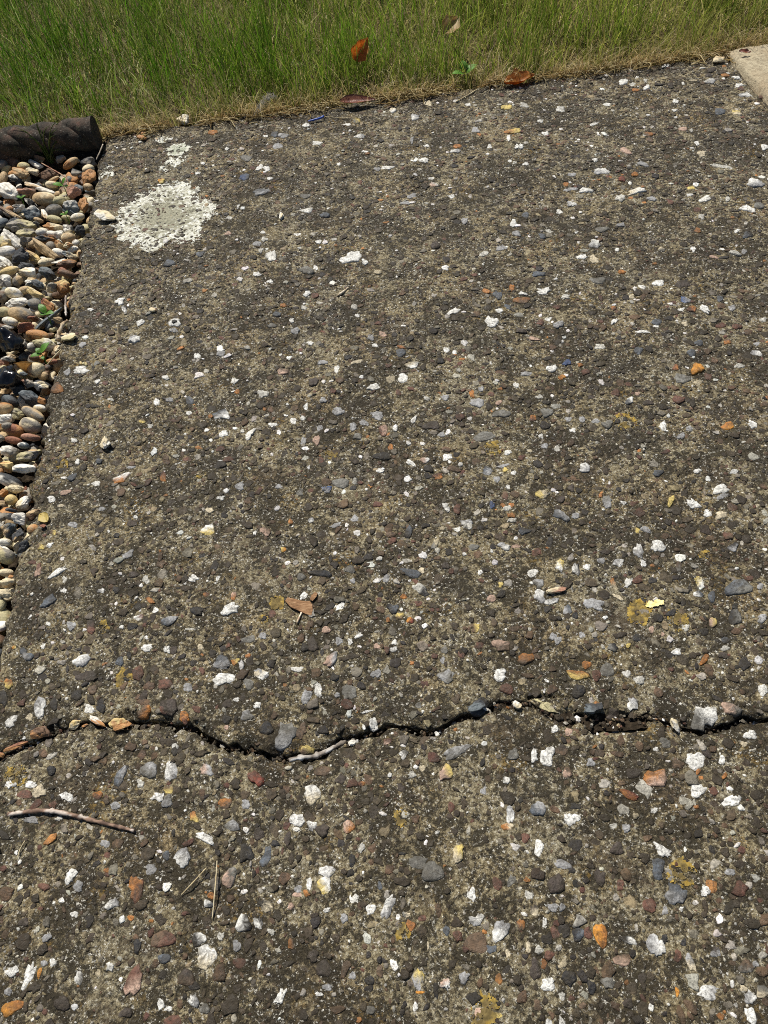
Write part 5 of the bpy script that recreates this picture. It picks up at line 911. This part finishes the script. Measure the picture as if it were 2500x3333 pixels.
# bark chips
def chip(z, pts, thick, label, seed):
    P = np.array([ground(*zpx(z, x, y), .002) for x, y in pts]); c = P.mean(0); n = len(P); r_ = np.random.default_rng(seed)
    base = slab_z(c[0], c[1]); rings = []
    for s, zz in ((.94, 0), (1.0, .35), (.97, .9), (.55, 1.0)):
        q = (P - c) * s; q[:, 2] = zz * thick + r_.normal(0, .0003, n); rings.append(q)
    V = np.concatenate(rings + [[[0, 0, thick * 1.02]]]); i = np.arange(n); i2 = (i + 1) % n
    q = np.concatenate([np.stack([k * n + i, k * n + i2, (k + 1) * n + i2, (k + 1) * n + i], -1) for k in range(3)]); t_ = np.stack([3 * n + i, 3 * n + i2, np.full(n, 4 * n)], -1)
    o = link('bark_chip', mesh_np('bark_chip', V, [q[:, ::-1], t_[:, ::-1]], smooth=False), M_BARK); o.location = (c[0], c[1], base + .0012); o.rotation_euler = (.05, .04, 0); tag(o, label, 'bark chip'); return o
chip('G', [(708, 592), (722, 572), (760, 578), (800, 588), (845, 590), (858, 610), (860, 640), (852, 668), (820, 660), (780, 640), (740, 625)], .0028, 'wedge-shaped brown bark chip lying on the rear slab piece', 1)
chip('G', [(842, 582), (852, 560), (872, 542), (886, 548), (880, 566), (858, 590)], .0018, 'sliver of reddish bark beside the wedge-shaped chip', 2)
# blue plastic strip
P = np.array([ground(*zpx('J', x, y), hz) for x, y, hz in ((836, 156, .004), (862, 150, .005), (890, 143, .006), (912, 136, .006), (920, 128, .008))]); c = P.mean(0)
V, f, C = tube(P - c, (.0012, .0019, .0019, .0022, .0016), ns=6, seed=20, knob=.03); o = link('plastic_strip', mesh_np('plastic_strip', V, f, C), M_BLUE); o.location = c; tag(o, 'small bright blue plastic strip on the slab near the lawn', 'plastic strip')
# feather
r_ = np.random.default_rng(31); cF = ground(842, 378, .004); e = empty('feather', cF); A_ = Acc()
tip = np.array([.052, .018, .030]); t = np.linspace(0, 1, 12); sh = np.outer(t, tip) + np.stack([0 * t, 0 * t, .012 * np.sin(t * np.pi)], -1) - np.array([.012, .004, 0])
V, f, C = tube(sh, np.linspace(.0007, .0002, 12), ns=5, seed=3, knob=0); link('shaft', mesh_np('shaft', V, f), M_FEA, e)
for k in range(150):
    t0 = r_.uniform(.18, 1); b0 = np.array([np.interp(t0, t, sh[:, j]) for j in range(3)]); sd = 1 if k % 2 else -1
    d = np.array([.35, 0, .15]) + sd * np.array([-.25, .9, .5]) + r_.normal(0, .35, 3); d /= np.linalg.norm(d); L = r_.uniform(.008, .017) * (1.15 - t0 * .5); w_ = np.array([.00016, 0, .00016])
    mid_ = b0 + d * L * .5 + np.array([0, 0, .001]); en = b0 + d * L + np.array([.002, 0, -.001]); A_.add(np.array([b0 - w_, b0 + w_, mid_ + w_, mid_ - w_, en]), [np.array([[0, 1, 2, 3]]), np.array([[3, 2, 4]])], np.ones((5, 3)))
link('barbs', A_.mesh('barbs'), M_FEA, e); tag(e, 'wispy grey downy feather at the lawn edge', 'feather')
# seedlings
def seedling(px, py, z, leaves, label, hgt=.012, name='seedling', mat=M_L5):
    c = ground(px, py, z); e = empty(name, c); V, f, C = tube(np.array([[0, 0, -.012], [.001, 0, 0], [0, .001, hgt]]), (.0008, .0008, .0006), ns=5, seed=4, knob=0)
    link('stem', mesh_np('stem', V, f), mat, e)
    for k, (az, L, Wd, tilt, up) in enumerate(leaves):
        o = link('leaf', leaf_mesh('leaf', L * .66, Wd * .66, (-.5, -.2), .25, k, .9), mat, e); o.location = (0, 0, hgt * up); o.rotation_euler = (0, R_(-tilt), R_(az))
    tag(e, label, 'seedling'); return e
seedling(*zpx('6', 880, 1120), .004, [(175, .028, .019, 15, 1), (40, .020, .012, 40, 1.2), (-20, .018, .010, 10, .8)], 'green seedling by the pinkish flint, nearest the rope edging')
seedling(*zpx('7', 655, 1190), .006, [(120, .030, .018, 25, 1), (-20, .024, .016, 10, 1), (170, .016, .012, 5, .8)], 'green seedling over the long slate-blue flake')
seedling(*zpx('7', 590, 1725), .006, [(35, .030, .020, 25, 1.1), (195, .024, .014, 8, .8), (130, .016, .013, 20, 1), (-70, .014, .010, 0, .5)], 'green seedling beside the large black flint')
seedling(*zpx('6', 300, 1255), .000, [(150, .015, .010, 15, 1), (20, .016, .010, 15, 1)], 'tiny dull green sprout among white flints', .006)
seedling(*zpx('6', 905, 1490), .000, [(200, .014, .011, 20, 1), (60, .013, .010, 20, 1)], 'tiny yellow-green sprout before the grey and white flint', .008)
cl = seedling(1512, 258, .006, [(15, .044, .034, 25, 1), (190, .042, .032, 12, 1), (95, .034, .028, 45, 1.2)], 'clover-like green plant at the lawn edge', .014)
# grass tuft in the gravel before the rope edging
r_ = np.random.default_rng(61); b0 = ground(*zpx('6', 690, 735), -.008); e = empty('grass_tuft', b0)
tips = [(480, 190), (820, 140), (895, 135), (500, 200), (610, 340), (770, 300), (380, 400), (960, 420), (250, 300), (1090, 300), (40, 610), (900, 590), (740, 380), (560, 300), (660, 250), (140, 250)]
for k, (x, y) in enumerate(tips):
    T_ = at_y(*zpx('6', x, y), b0[1] + r_.uniform(-.01, .035)) - b0; t = np.linspace(0, 1, 9)
    P = np.stack([T_[0] * t ** 1.4, T_[1] * t, T_[2] * t ** .75 + .012 * np.sin(t * np.pi)], -1) + np.array([r_.normal(0, .005), r_.normal(0, .003), 0]) * (1 - t[:, None])
    V, f, C = tube(P, np.linspace(.0014, .0004, 9), ns=4, seed=k, knob=0, cols=((.07, .12, .025), (.10, .15, .035), (.16, .17, .06))); link('blade', mesh_np('blade', V, f, C), M_GRASS, e)
tag(e, 'sparse grass tuft growing from gravel in front of the rope edging', 'grass tuft')
